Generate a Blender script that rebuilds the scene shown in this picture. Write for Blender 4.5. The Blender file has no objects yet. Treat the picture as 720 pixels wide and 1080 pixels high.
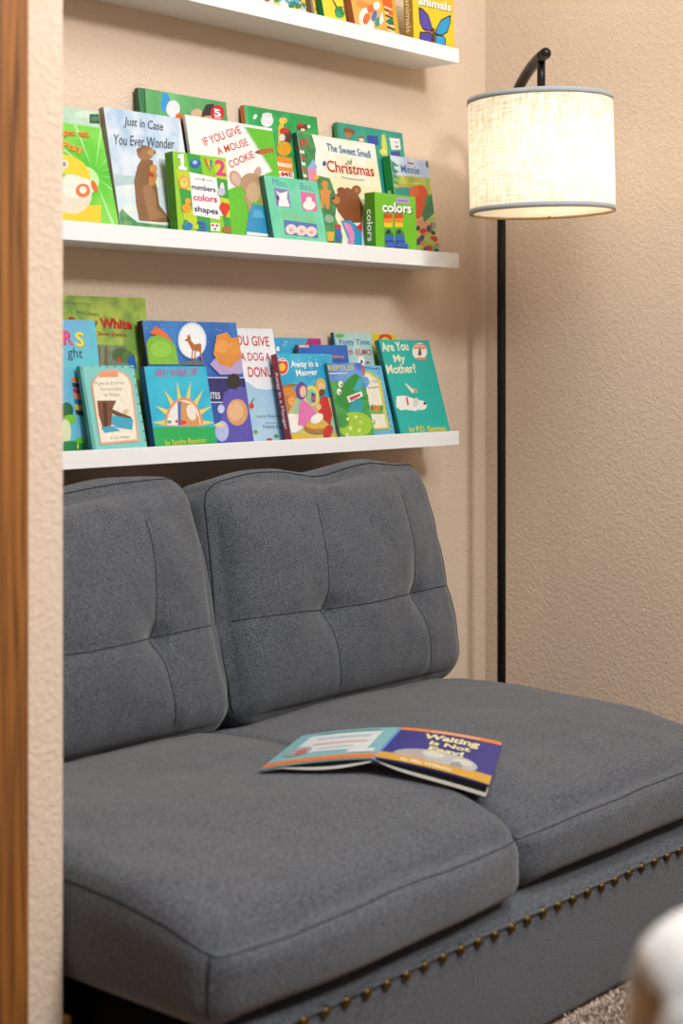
import bpy, bmesh, math, random
from mathutils import Vector, Matrix
from mathutils.bvhtree import BVHTree
random.seed(7)
S = bpy.context.scene
C = S.collection
PI = math.pi
cos, sin = math.cos, math.sin

# ------------------------------------------------------------------ camera
F = 1700.0                       # focal length in pixels of the 720x1080 frame
ANG = math.atan(1485.0 / F)      # angle between the view direction and the back wall
CF, SF = cos(ANG), sin(ANG)      # forward = (CF, SF), right = (SF, -CF)
EYE = Vector((0, 0, 1.10))
HOR = 383.0
def ray(px, py):
    a, b = (px - 360) / F, (HOR - py) / F
    return Vector((CF + SF * a, SF - CF * a, b))

cam = bpy.data.cameras.new('camera')
cam.sensor_fit = 'VERTICAL'; cam.sensor_height = 36.0
cam.lens = F / 1080 * 36.0
cam.shift_y = -(540 - HOR) / 1080.0
cam.clip_start = 0.05
cam.dof.use_dof = True
cam.dof.focus_distance = 3.55
cam.dof.aperture_fstop = 3.6
co = bpy.data.objects.new('camera', cam); C.objects.link(co)
co.location = EYE
co.rotation_euler = (PI / 2, 0, math.atan2(-CF, SF))
S.camera = co

# ------------------------------------------------------------------ colour and materials
def lin(h):
    if isinstance(h, tuple): return (h[0], h[1], h[2], 1)
    h = h.lstrip('#'); out = []
    for i in (0, 2, 4):
        c = int(h[i:i+2], 16) / 255
        out.append(c / 12.92 if c <= .04045 else ((c + .055) / 1.055) ** 2.4)
    return (out[0], out[1], out[2], 1)
MC = {}
def base_mat(name, col, rough=.6, spec=.5, metal=0):
    m = bpy.data.materials.new(name); m.use_nodes = True
    b = m.node_tree.nodes['Principled BSDF']
    b.inputs['Base Color'].default_value = lin(col)
    b.inputs['Roughness'].default_value = rough
    b.inputs['Metallic'].default_value = metal
    b.inputs['Specular IOR Level'].default_value = spec
    return m, m.node_tree, b
def mat(col, rough=.6, spec=.5, metal=0, var=.06):
    """plain paint / print / metal with a faint procedural unevenness"""
    k = (col, rough, spec, metal, var)
    if k in MC: return MC[k]
    m, t, b = base_mat('surface_' + str(len(MC)), col, rough, spec, metal)
    n = t.nodes.new('ShaderNodeTexNoise'); n.inputs['Scale'].default_value = 60 if var < .1 else 120
    g = t.nodes.new('ShaderNodeTexCoord'); t.links.new(g.outputs['Object'], n.inputs['Vector'])
    mx = t.nodes.new('ShaderNodeMix'); mx.data_type = 'RGBA'
    c = lin(col)
    mx.inputs[6].default_value = tuple(x * (1 - var) for x in c[:3]) + (1,)
    mx.inputs[7].default_value = tuple(min(1, x * (1 + var)) for x in c[:3]) + (1,)
    t.links.new(n.outputs['Fac'], mx.inputs[0]); t.links.new(mx.outputs[2], b.inputs['Base Color'])
    MC[k] = m
    return m
INK = .73                       # printed inks are a little deeper than paint
def ink(h):
    c = lin(h); return (c[0]*INK, c[1]*INK, c[2]*INK)
def mottle(a, c, scale=25, rough=.38, lo=.4, hi=.6):
    """printed cover: two inks mingled softly"""
    k = ('mottle', a, c, scale, rough)
    if k in MC: return MC[k]
    m, t, b = base_mat('print_' + str(len(MC)), a, rough)
    g = t.nodes.new('ShaderNodeTexCoord')
    n = t.nodes.new('ShaderNodeTexNoise'); n.inputs['Scale'].default_value = scale
    n.inputs['Detail'].default_value = 3
    r = t.nodes.new('ShaderNodeValToRGB')
    r.color_ramp.elements[0].position = lo; r.color_ramp.elements[0].color = lin(ink(a))
    r.color_ramp.elements[1].position = hi; r.color_ramp.elements[1].color = lin(ink(c))
    t.links.new(g.outputs['Object'], n.inputs['Vector'])
    t.links.new(n.outputs['Fac'], r.inputs['Fac']); t.links.new(r.outputs['Color'], b.inputs['Base Color'])
    MC[k] = m
    return m
def wall_mat(name, col, strength=.30, scale=105):
    m, t, b = base_mat(name, col, .75, .3)
    g = t.nodes.new('ShaderNodeTexCoord')
    n = t.nodes.new('ShaderNodeTexNoise'); n.inputs['Scale'].default_value = scale
    n.inputs['Detail'].default_value = 2.5; n.inputs['Roughness'].default_value = .5
    n.inputs['Distortion'].default_value = .6
    r = t.nodes.new('ShaderNodeValToRGB')
    r.color_ramp.elements[0].position = .44; r.color_ramp.elements[1].position = .60
    n2 = t.nodes.new('ShaderNodeTexNoise'); n2.inputs['Scale'].default_value = scale * 3
    mh = t.nodes.new('ShaderNodeMath'); mh.operation = 'MULTIPLY_ADD'; mh.inputs[1].default_value = .25
    bp = t.nodes.new('ShaderNodeBump'); bp.inputs['Strength'].default_value = strength
    bp.inputs['Distance'].default_value = .004
    t.links.new(g.outputs['Object'], n.inputs['Vector']); t.links.new(g.outputs['Object'], n2.inputs['Vector'])
    t.links.new(n.outputs['Fac'], r.inputs['Fac'])
    t.links.new(n2.outputs['Fac'], mh.inputs[0]); t.links.new(r.outputs['Color'], mh.inputs[2])
    t.links.new(mh.outputs[0], bp.inputs['Height']); t.links.new(bp.outputs['Normal'], b.inputs['Normal'])
    return m
def fabric(name, dark, light, scale=900, bump=.25):
    m, t, b = base_mat(name, dark, .92, .2)
    g = t.nodes.new('ShaderNodeTexCoord')
    mp = t.nodes.new('ShaderNodeMapping'); mp.inputs['Scale'].default_value = (1, 1, 2.2)
    n = t.nodes.new('ShaderNodeTexNoise'); n.inputs['Scale'].default_value = scale * .42
    n.inputs['Detail'].default_value = 4; n.inputs['Roughness'].default_value = .75
    n2 = t.nodes.new('ShaderNodeTexNoise'); n2.inputs['Scale'].default_value = 9
    r = t.nodes.new('ShaderNodeValToRGB')
    r.color_ramp.elements[0].position = .34; r.color_ramp.elements[0].color = lin(dark)
    r.color_ramp.elements[1].position = .66; r.color_ramp.elements[1].color = lin(light)
    bp = t.nodes.new('ShaderNodeBump'); bp.inputs['Strength'].default_value = bump; bp.inputs['Distance'].default_value = .001
    t.links.new(g.outputs['Object'], mp.inputs['Vector'])
    t.links.new(mp.outputs[0], n.inputs['Vector'])
    t.links.new(n.outputs['Fac'], r.inputs['Fac']); t.links.new(r.outputs['Color'], b.inputs['Base Color'])
    t.links.new(n.outputs['Fac'], bp.inputs['Height']); t.links.new(bp.outputs['Normal'], b.inputs['Normal'])
    b.inputs['Sheen Weight'].default_value = .25
    b.inputs['Sheen Roughness'].default_value = .5
    return m
def wood(name, dark, light):
    m, t, b = base_mat(name, light, .42, .5)
    g = t.nodes.new('ShaderNodeTexCoord')
    mp = t.nodes.new('ShaderNodeMapping'); mp.inputs['Scale'].default_value = (60, 60, 2.2)
    n = t.nodes.new('ShaderNodeTexNoise'); n.inputs['Scale'].default_value = 1.3
    n.inputs['Detail'].default_value = 5; n.inputs['Distortion'].default_value = .8
    r = t.nodes.new('ShaderNodeValToRGB')
    r.color_ramp.elements[0].position = .3; r.color_ramp.elements[0].color = lin(dark)
    r.color_ramp.elements[1].position = .68; r.color_ramp.elements[1].color = lin(light)
    t.links.new(g.outputs['Object'], mp.inputs['Vector']); t.links.new(mp.outputs[0], n.inputs['Vector'])
    t.links.new(n.outputs['Fac'], r.inputs['Fac']); t.links.new(r.outputs['Color'], b.inputs['Base Color'])
    return m

# ------------------------------------------------------------------ object helpers
def tag(o, label=None, cat=None, group=None, kind=None):
    if label: o['label'] = label
    if cat: o['category'] = cat
    if group: o['group'] = group
    if kind: o['kind'] = kind
    return o
def empty(name, loc, rot=(0, 0, 0)):
    o = bpy.data.objects.new(name, None); C.objects.link(o)
    o.empty_display_size = .05; o.location = loc; o.rotation_euler = rot
    return o
def obj(name, bm, mats, parent=None, smooth=False, bevel=0, seg=2):
    me = bpy.data.meshes.new(name)
    if isinstance(bm, bmesh.types.BMesh):
        bmesh.ops.recalc_face_normals(bm, faces=bm.faces) if not getattr(bm, 'is_print', False) else None
        bm.to_mesh(me); bm.free()
    else:
        me.from_pydata(*bm)
    for m in (mats if isinstance(mats, (list, tuple)) else [mats]): me.materials.append(m)
    if smooth:
        for p in me.polygons: p.use_smooth = True
    o = bpy.data.objects.new(name, me); C.objects.link(o)
    if parent: o.parent = parent
    if bevel:
        b = o.modifiers.new('bevel', 'BEVEL'); b.width = bevel; b.segments = seg; b.limit_method = 'ANGLE'
    return o
def box(bm, x0, y0, z0, x1, y1, z1, mi=0):
    v = [bm.verts.new(p) for p in ((x0,y0,z0),(x1,y0,z0),(x1,y1,z0),(x0,y1,z0),(x0,y0,z1),(x1,y0,z1),(x1,y1,z1),(x0,y1,z1))]
    for f in ((3,2,1,0),(4,5,6,7),(0,1,5,4),(1,2,6,5),(2,3,7,6),(3,0,4,7)):
        bm.faces.new([v[i] for i in f]).material_index = mi
def boxes(*bs):
    bm = bmesh.new()
    for b in bs: box(bm, *b)
    return bm
def tube(bm, pts, r, n=10, cap=True):
    pts = [Vector(p) for p in pts]; rings = []
    up = Vector((0, 0, 1)); prev = None
    for i, p in enumerate(pts):
        d = (pts[min(i+1, len(pts)-1)] - pts[max(i-1, 0)]).normalized()
        if prev is None:
            a = up.cross(d)
            if a.length < .1: a = Vector((1, 0, 0)).cross(d)
        else: a = prev - d * prev.dot(d)
        a.normalize(); prev = a; b = d.cross(a)
        rr = r[i] if isinstance(r, (list, tuple)) else r
        rings.append([bm.verts.new(p + (a * cos(2*PI*k/n) + b * sin(2*PI*k/n)) * rr) for k in range(n)])
    for q in range(len(rings) - 1):
        for k in range(n):
            bm.faces.new((rings[q][k], rings[q][(k+1) % n], rings[q+1][(k+1) % n], rings[q+1][k]))
    if cap:
        bm.faces.new(rings[0][::-1]); bm.faces.new(rings[-1])
def lathe(bm, prof, n=48, cx=0, cy=0):
    rings = []
    for r, z in prof:
        rings.append([bm.verts.new((cx + r*cos(2*PI*k/n), cy + r*sin(2*PI*k/n), z)) for k in range(n)])
    for q in range(len(rings) - 1):
        for k in range(n):
            bm.faces.new((rings[q][k], rings[q][(k+1) % n], rings[q+1][(k+1) % n], rings[q+1][k]))

# ------------------------------------------------------------------ the setting
WN, WR = 2.514, 3.455          # back wall plane (y), right wall plane (x)
CX, CY = 1.440, 1.771         # corner of the wall at the left of the sofa recess
wallm = wall_mat('textured_wall_paint', 'd3bea9')
oak = wood('stained_oak', '55300f', '9c6229')
def struct(name, bm, m, **k):
    o = obj(name, bm, m, **k); o['kind'] = 'structure'; return o
struct('wall_back', boxes((CX - .1, WN, 0, WR + .1, WN + .1, 3.10)), wallm)
struct('wall_right', boxes((WR, -2.6, 0, WR + .1, WN, 3.10)), wallm)
bm = bmesh.new()
P = [(1.300, CY), (CX, CY), (CX, WN), (CX - .1, WN), (CX - .1, CY + .1), (1.300, CY + .1)]
lo = [bm.verts.new((x, y, 0)) for x, y in P]; hi = [bm.verts.new((x, y, 3.10)) for x, y in P]
bm.faces.new(lo[::-1]); bm.faces.new(hi)
for i in range(6): bm.faces.new((lo[i], lo[(i+1) % 6], hi[(i+1) % 6], hi[i]))
struct('wall_left', bm, wallm, bevel=.006, seg=3)
struct('ceiling', boxes((-2.2, -2.6, 3.10, 3.6, 2.65, 3.16)), mat('efebe4', .9))
bm = bmesh.new()                                  # door casing: stepped oak moulding
for x0, x1, y in ((1.3345, 1.3715, .009), (1.312, 1.3335, .016), (1.295, 1.312, .012)):
    box(bm, x0, CY - y, 0, x1, CY + .002, 2.12)
struct('trim_1', bm, oak, bevel=.002)
struct('door_1', boxes((.52, CY + .02, .01, 1.298, CY + .06, 2.05)), wood('door_oak', '6b3d15', 'a9713a'), bevel=.003)
struct('wall_door_side', boxes((-.6, CY, 0, .5, CY + .1, 3.10), (.5, CY, 2.08, 1.300, CY + .1, 3.10)), wallm)
BH = .186
struct('baseboard_left', boxes((CX, CY + .001, 0, CX + .016, WN, BH)), oak, bevel=.006, seg=3)
struct('baseboard_back', boxes((CX + .016, WN - .014, 0, WR, WN, BH)), oak, bevel=.004)
struct('baseboard_right', boxes((WR - .014, -2.6, 0, WR, WN - .014, BH)), oak, bevel=.004)
fm, t, b = base_mat('carpet_backing', '8d7663', .95, .1)
n = t.nodes.new('ShaderNodeTexNoise'); n.inputs['Scale'].default_value = 160
r = t.nodes.new('ShaderNodeValToRGB')
r.color_ramp.elements[0].color = lin('6e5a4c'); r.color_ramp.elements[1].color = lin('c2ad9b')
r.color_ramp.elements[0].position = .35; r.color_ramp.elements[1].position = .65
t.links.new(n.outputs['Fac'], r.inputs['Fac']); t.links.new(r.outputs['Color'], b.inputs['Base Color'])
struct('floor', boxes((-2.2, -2.6, -.06, 3.6, 2.65, 0)), fm)

# carpet pile in front of the sofa: uncountable
pm, t, b = base_mat('carpet_yarn', 'a08a78', .95, .1)
n = t.nodes.new('ShaderNodeTexNoise'); n.inputs['Scale'].default_value = 230
r = t.nodes.new('ShaderNodeValToRGB')
r.color_ramp.elements[0].color = lin('6c564a'); r.color_ramp.elements[1].color = lin('d6c4b4')
r.color_ramp.elements[0].position = .34; r.color_ramp.elements[1].position = .6
g = t.nodes.new('ShaderNodeTexCoord'); t.links.new(g.outputs['Object'], n.inputs['Vector'])
t.links.new(n.outputs['Fac'], r.inputs['Fac']); t.links.new(r.outputs['Color'], b.inputs['Base Color'])
V, Fc = [], []
for i in range(22000):
    x = random.uniform(1.75, 2.75); y = random.uniform(.95, 1.480)
    a = random.uniform(0, 2*PI); l = random.uniform(.004, .011); h = random.uniform(.010, .017); w = .0016
    dx, dy = cos(a), sin(a); k = len(V)
    for tt, ww in ((0, 1), (.55, 1.1), (1, .5)):
        cx_, cy_, cz_ = x + dx*l*tt*tt, y + dy*l*tt*tt, h*tt
        for q in range(3):
            qa = a + q*2*PI/3
            V.append((cx_ + cos(qa)*w*ww, cy_ + sin(qa)*w*ww, cz_))
    for s in (0, 3):
        for q in range(3):
            Fc.append((k+s+q, k+s+(q+1) % 3, k+s+3+(q+1) % 3, k+s+3+q))
    Fc.append((k+6, k+7, k+8))
tag(obj('carpet_pile', (V, [], Fc), pm), 'beige and brown flecked carpet pile on the floor before the sofa', 'carpet', kind='stuff')

# ------------------------------------------------------------------ sofa
grey = fabric('grey_heather_upholstery', '191b1f', '64686f', 560)
dkseam = mat('2b2d32', .95, .1)
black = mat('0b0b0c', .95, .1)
brass = mat('57441f', .38, .5, .9)
def soft(x, r):  # helper profile 0..1 -> 1 - |x|^p
    return 1 - abs(x) ** r
class Cushion:
    """rounded box with puffed faces; maps cube-surface parameters to a point"""
    def __init__(s, size, r, puff, dents=(), grooves=(), warp=None, rot=None, loc=(0, 0, 0), pinch=0):
        s.h = Vector(size) / 2; s.r = r; s.puff = puff; s.dents = dents; s.grooves = grooves
        s.warp = warp; s.rot = rot or Matrix(); s.loc = Vector(loc); s.pinch = pinch
    edge = 0
    def at(s, x, y, z, off=0):
        h, r = s.h, s.r
        p = Vector((x*h.x, y*h.y, z*h.z))
        c = Vector((max(-h.x+r, min(h.x-r, p.x)), max(-h.y+r, min(h.y-r, p.y)), max(-h.z+r, min(h.z-r, p.z))))
        d = p - c
        if d.length > 1e-9: p = c + d.normalized() * (r + off)
        pf = s.puff
        q = Vector(p)
        q.z += (pf[4] if z > 0 else -pf[5]) * (s.edge + (1 - s.edge) * soft(x, 3)) * soft(y, 3) * abs(z)
        q.x += (pf[1] if x > 0 else -pf[0]) * soft(y, 3) * soft(z, 2) * abs(x)
        q.y += (pf[3] if y > 0 else -pf[2]) * soft(x, 3) * soft(z, 3) * abs(y)
        if y < -.3:                    # the front face of a back cushion carries buttons and seams
            for (dx, dz, dep, rad) in s.dents:
                q.y += dep * math.exp(-(((p.x-dx)/rad)**2 + ((p.z-dz)/rad)**2))
            for g in s.grooves:
                q.y += g(p.x, p.z)
        if s.warp: q = s.warp(q, x, y, z)
        return s.rot @ q + s.loc
    def mesh(s, nx, ny, nz):
        bm = bmesh.new(); cache = {}
        def vt(i, j, k):
            if (i, j, k) not in cache:
                f = lambda a, n_: math.copysign(abs(2*a/n_-1) ** .8, 2*a/n_-1)
                cache[(i, j, k)] = bm.verts.new(s.at(f(i, nx), f(j, ny), f(k, nz)))
            return cache[(i, j, k)]
        for k in (0, nz):
            for i in range(nx):
                for j in range(ny): bm.faces.new((vt(i,j,k), vt(i+1,j,k), vt(i+1,j+1,k), vt(i,j+1,k)))
        for j in (0, ny):
            for i in range(nx):
                for k in range(nz): bm.faces.new((vt(i,j,k), vt(i+1,j,k), vt(i+1,j,k+1), vt(i,j,k+1)))
        for i in (0, nx):
            for j in range(ny):
                for k in range(nz): bm.faces.new((vt(i,j,k), vt(i,j+1,k), vt(i,j+1,k+1), vt(i,j,k+1)))
        return bm
sofa = empty('sofa', (2.22, 1.95, 0))
tag(sofa, 'grey upholstered armless loveseat under the shelves with nailhead trimmed base', 'sofa')
def sub(name, bm, m, parent=sofa, **k):
    o = obj(name, bm, m, parent, **k)
    q = parent
    o.matrix_parent_inverse = Matrix.Translation(-sofa.location)
    return o
def sub2(name, bm, m, parent, **k):        # child of a part that already sits in world space
    o = obj(name, bm, m, parent, **k)
    return o
RF = 1.492
base = Cushion((1.455, .94, .214), .012, (0, .004, .004, 0, 0, 0), loc=(1.49 + .7275, RF + .47, .112))
bm = base.mesh(40, 20, 10)
for f in bm.faces:  # left side of the grey base painted black for the deep shade there
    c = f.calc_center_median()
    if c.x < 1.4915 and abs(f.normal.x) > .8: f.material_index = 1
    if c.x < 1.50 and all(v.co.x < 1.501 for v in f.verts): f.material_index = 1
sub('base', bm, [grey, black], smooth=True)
bm = bmesh.new()                                  # border welt just above the nails
tube(bm, [(1.505 + i*.0352, RF - .0045, .2075 - .0008*((i*7) % 3)) for i in range(41)], .0028, 8)
sub('welt', bm, grey, smooth=True)
for i in range(32):
    x = 1.534 + i * .0446
    bm = bmesh.new()
    lathe(bm, [(.0001, .0085), (.0035, .008), (.007, .0058), (.0086, .0018), (.0090, 0), (.0001, 0)], 14)
    bmesh.ops.rotate(bm, verts=bm.verts, cent=(0, 0, 0), matrix=Matrix.Rotation(PI/2, 3, 'X'))
    bmesh.ops.translate(bm, verts=bm.verts, vec=(x, RF - .003, .2010 + random.uniform(-.001, .001)))
    sub('nail_head', bm, brass, smooth=True)
sub('back_panel', Cushion((1.44, .06, .62), .02, (0,)*6, loc=(2.235, 2.462, .34)).mesh(20, 4, 12), grey, smooth=True)
bm = bmesh.new()
for x, y in ((1.6, 1.56), (2.87, 1.56), (1.6, 2.36), (2.87, 2.36)): pass
for x, y in ((1.6, 1.56), (2.87, 1.56), (1.6, 2.36), (2.87, 2.36)):
    sub('leg', boxes((x-.03, y-.03, 0, x+.03, y+.03, .024)), black)
bm.free()

from mathutils import noise
def lump(q, seed, amp, sc):
    return amp * noise.noise(Vector((q.x*sc + seed, q.y*sc - seed, q.z*sc + 2*seed)))
def seat_warp(seed, side):
    def w(q, x, y, z):
        q = Vector(q)
        if z > 0: q.z -= .012 * max(0, -y) ** 4 * z
        q.z += .007 * (abs(x) ** 10) * (abs(y) ** 10) * max(0, z)        # little ears at the corners
        q.z += lump(q, seed, .010, 4.5) * max(0, z) + lump(q, seed + 5, .0025, 16) * max(0, z)
        q.y += lump(q, seed + 9, .010, 5) * max(0, -y)
        if side > 0: q.z -= .020 * max(0, -x) * max(0, z)
        q.x += side * .012 * max(0, -y) * (1 - z*z)
        return q
    return w
SEATS = []
for seed, x0, x1, yf, cr, sd in ((1.3, 1.450, 2.176, 1.492, .054, -.3), (7.7, 2.180, 2.930, 1.520, .046, .2)):
    yb = 2.40
    cu = Cushion((x1-x0, yb-yf, .140), .050, (.004, .012, .026, 0, cr, .004), warp=seat_warp(seed, sd),
                 loc=((x0+x1)/2, (yf+yb)/2, .2915))
    cu.edge = .85; SEATS.append(cu)
    o = sub('seat_cushion', cu.mesh(60, 70, 16), grey, smooth=True)
    for part_ in range(1):
        bm = bmesh.new()
        path = [cu.at(-1, .9 - 1.86*i/50, .75, .0002) for i in range(51)] + \
               [cu.at(-.96 + 1.92*i/60, -1, .75, .0002) for i in range(0, 61)] + \
               [cu.at(1, -.96 + 1.86*i/50, .75, .0002) for i in range(0, 51)]
        tube(bm, path, .0010, 6)
        s_ = obj('seam', bm, dkseam, o, smooth=True); s_['label'] = 'dark stitched edge seam of the seat cushion'
    for sx in (-1, 1):
        bm = bmesh.new()
        tube(bm, [cu.at(sx*.975, -.975, .72 - 1.5*i/10, .0001) for i in range(11)], .0011, 6)
        obj('corner_seam', bm, dkseam, o, smooth=True)
BACKS = []
for seed, x0, x1, tx, cv in ((3.1, 1.470, 2.222, (1.73, 2.020), .022), (5.9, 2.230, 2.966, (2.500, 2.790), .022)):
    cx = (x0 + x1) / 2; w = x1 - x0
    zc, H, T = .618, .492, .165
    zt = .566 - zc
    dents = [(t_ - cx, zt, .020, .028) for t_ in tx] + [(t_ - cx, zt, .020, .085) for t_ in tx]
    lean = math.radians(13)
    bow = lambda z: cv * (1 - (z/.246)**2)                   # the stitched lines bow sideways
    grooves = [(lambda x, z, c_=t_ - cx: .0032 * math.exp(-((x - c_ - cv + bow(z)*1.0) / .014) ** 2)) for t_ in tx]
    grooves += [lambda x, z: .0035 * math.exp(-((z - zt - .010*abs(x)/.3) / .014) ** 2)]
    def wp(q, x, y, z, seed=seed):
        q = Vector(q)
        q.z += -.016 * math.exp(-((x + .1) / .35) ** 2) * max(0, z) ** 4 + .014 * max(0, x) ** 5 * max(0, z) ** 4
        q.y += lump(q, seed, .014, 6) * (1 - abs(y)*.3) + lump(q, seed + 3, .004, 17)
        q.z += lump(q, seed + 8, .012, 7) * max(0, z)
        q.x += lump(q, seed + 4, .010, 6) * abs(x) + .020 * x * (1 - z) * .5
        return q
    cu = Cushion((w - .03, T, H), .054, (.016, .036, .058, .01, .022, .01), dents, grooves, warp=wp,
                 rot=Matrix.Rotation(-lean, 4, 'X'), loc=(cx, 2.335, zc - .004))
    BACKS.append(cu)
    o = sub('back_cushion', cu.mesh(130, 12, 96), grey, smooth=True)
    bm = bmesh.new()
    k = .72
    path = [cu.at(-1, -k, -.9 + 1.86*i/50, .0003) for i in range(51)] + \
           [cu.at(-.96 + 1.92*i/60, -k, 1, .0003) for i in range(0, 61)] + \
           [cu.at(1, -k, .96 - 1.86*i/50, .0003) for i in range(0, 51)]
    tube(bm, path, .0014, 6)
    s_ = obj('seam', bm, dkseam, o, smooth=True); s_['label'] = 'dark stitched edge seam of the back cushion'
    lines = []
    for t_ in tx:
        lines.append([cu.at((t_ - cx + cv - bow(z*H/2)) / ((w-.03)/2), -1, z, .0004) for z in (-.85 + 1.55*i/60 for i in range(61))])
    lines.append([cu.at(a_, -1, (zt + .010*abs(a_*(w-.03)/2)/.3)/(H/2), .0004) for a_ in (-.97 + 1.94*i/90 for i in range(91))])
    for ln in lines:
        bm = bmesh.new(); tube(bm, ln, .0009, 6)
        s_ = obj('tufting_seam', bm, dkseam, o, smooth=True); s_['label'] = 'stitched tufting line crossing the cushion face'
    for t_ in tx:
        bm = bmesh.new()
        bmesh.ops.create_uvsphere(bm, u_segments=16, v_segments=8, radius=1)
        bmesh.ops.scale(bm, vec=(.006, .003, .006), verts=bm.verts)
        bmesh.ops.translate(bm, verts=bm.verts, vec=cu.at((t_-cx)/((w-.03)/2), -1, zt/(H/2), 0))
        obj('button', bm, grey, o, smooth=True)

# ------------------------------------------------------------------ picture ledges
white = mat('dcdddd', .35, .5, var=.02)
SHX1 = 3.151; LIP = 2.372
SH = []
for z0, z1, lab in ((1.832, 1.867, 'white picture ledge, topmost of the three, cut by the top of the photo'),
                    (1.331, 1.3675, 'white picture ledge, middle of the three, level with the lamp shade'),
                    (.9005, .9345, 'white picture ledge, lowest of the three, just above the sofa')):
    s = empty('picture_ledge', (2.35, WN, z0))
    tag(s, lab, 'shelf', 'white picture ledges on the back wall')
    X0, X1 = 1.52 - 2.35, SHX1 - 2.35
    hh = z1 - z0
    obj('shelf_board', boxes((X0, LIP - WN + .012, 0, X1, -.001, .012)), white, s, bevel=.0008)
    obj('front_lip', boxes((X0, LIP - WN, 0, X1, LIP - WN + .012, hh)), white, s, bevel=.0010)
    obj('back_rail', boxes((X0, -.013, .012, X1, -.001, .05)), white, s, bevel=.0008)
    SH.append(z0 + .0125)

# ------------------------------------------------------------------ lettering and printed shapes
TXT = {}
def glyphs(txt, bold=0.0, shear=0.0):
    k = (txt, bold, shear)
    if k in TXT: return TXT[k]
    cu = bpy.data.curves.new('lettering', 'FONT'); cu.body = txt; cu.offset = bold; cu.shear = shear
    cu.resolution_u = 3; cu.fill_mode = 'FRONT'
    o = bpy.data.objects.new('lettering', cu); C.objects.link(o)
    dg = bpy.context.evaluated_depsgraph_get()
    me = bpy.data.meshes.new_from_object(o.evaluated_get(dg))
    vs = [v.co.copy() for v in me.vertices]; fs = [tuple(p.vertices) for p in me.polygons]
    bpy.data.objects.remove(o); bpy.data.curves.remove(cu); bpy.data.meshes.remove(me)
    TXT[k] = (vs, fs)
    return TXT[k]
CAP = .73
def clip(poly, w, h, m=.0006):
    def cut(ps, f, inter):
        out = []
        for i in range(len(ps)):
            a, b_ = ps[i-1], ps[i]
            fa, fb = f(a), f(b_)
            if fa != fb: out.append(inter(a, b_))
            if fb: out.append(b_)
        return out
    def ix(v): return lambda a, b_: (v, a[1] + (b_[1]-a[1]) * (v-a[0]) / (b_[0]-a[0]))
    def iz(v): return lambda a, b_: (a[0] + (b_[0]-a[0]) * (v-a[1]) / (b_[1]-a[1]), v)
    for f, i_ in ((lambda p: p[0] > m, ix(m)), (lambda p: p[0] < w-m, ix(w-m)), (lambda p: p[1] > m, iz(m)), (lambda p: p[1] < h-m, iz(h-m))):
        if len(poly) < 3: return []
        poly = cut(poly, f, i_)
    return poly if len(poly) >= 3 else []
def text_objects(lines, parent):
    for V, Fs, col in lines:
        me = bpy.data.meshes.new('title'); me.from_pydata([tuple(v) for v in V], [], Fs); me.materials.append(mat(ink(col), .4, var=.04))
        o = bpy.data.objects.new('title', me); C.objects.link(o); o.parent = parent; o.matrix_parent_inverse = Matrix()
class Art:
    """collects flat printed shapes on a cover whose own axes are x (width) and z (height)"""
    def __init__(s, w, h, proj):
        s.w, s.h, s.proj, s.lay = w, h, proj, 0
        s.buf = {'illustration': ([], [], [], [])}; s.lines = []
    def _add(s, kind, vs, fs, col):
        V, Fs, M, I = s.buf[kind]
        m = col if isinstance(col, bpy.types.Material) else mat(ink(col), .4, var=.17)
        if m not in M: M.append(m)
        k = len(V); V += vs; Fs += [tuple(i + k for i in f) for f in fs]; I += [M.index(m)] * len(fs)
    def poly(s, pts, col, raw=False):
        p = clip([tuple(q) if raw else s.proj(*q) for q in pts], s.w, s.h)
        if not p: return
        s.lay += 1; y = -.0001 - .00005*s.lay
        s._add('illustration', [(a, y, b_) for a, b_ in p], [tuple(range(len(p)))], col)
    def ell(s, cx, cy, rx, ry, col, rot=0, n=24):
        a = math.radians(rot)
        s.poly([(cx + rx*cos(t)*cos(a) - ry*sin(t)*sin(a), cy + rx*cos(t)*sin(a) + ry*sin(t)*cos(a)) for t in (2*PI*k/n for k in range(n))], col)
    def text(s, txt, x0, y0, x1, y1, cap, col, bold=0.0, shear=0.0):
        vs, fs = glyphs(txt, bold, shear)
        if not vs: return
        a = Vector(s.proj(x0, y0)); b_ = Vector(s.proj(x1, y1)); d = b_ - a
        up = Vector((-d.y, d.x)).normalized()
        q = Vector(s.proj(x0, y0 - cap)) - a
        ch = abs(q.dot(up)) if abs(x1-x0) > 1 else q.length
        mnx = min(v.x for v in vs); mxx = max(v.x for v in vs)
        s.lay += 1; y = -.0001 - .00005*s.lay
        out = []
        for v in vs:
            p = a + d * ((v.x - mnx) / (mxx - mnx)) + up * (v.y / CAP * ch)
            out.append((max(.0005, min(s.w - .0005, p.x)), y, max(.0005, min(s.h - .0005, p.y))))
        s.lines.append((out, fs, col))
    def build(s, parent):
        text_objects(s.lines, parent)
        for kind, (V, Fs, M, I) in s.buf.items():
            if not V: continue
            me = bpy.data.meshes.new(kind); me.from_pydata(V, [], Fs)
            for m in M: me.materials.append(m)
            for p, i in zip(me.polygons, I): p.material_index = i
            o = bpy.data.objects.new(kind, me); C.objects.link(o); o.parent = parent

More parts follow.
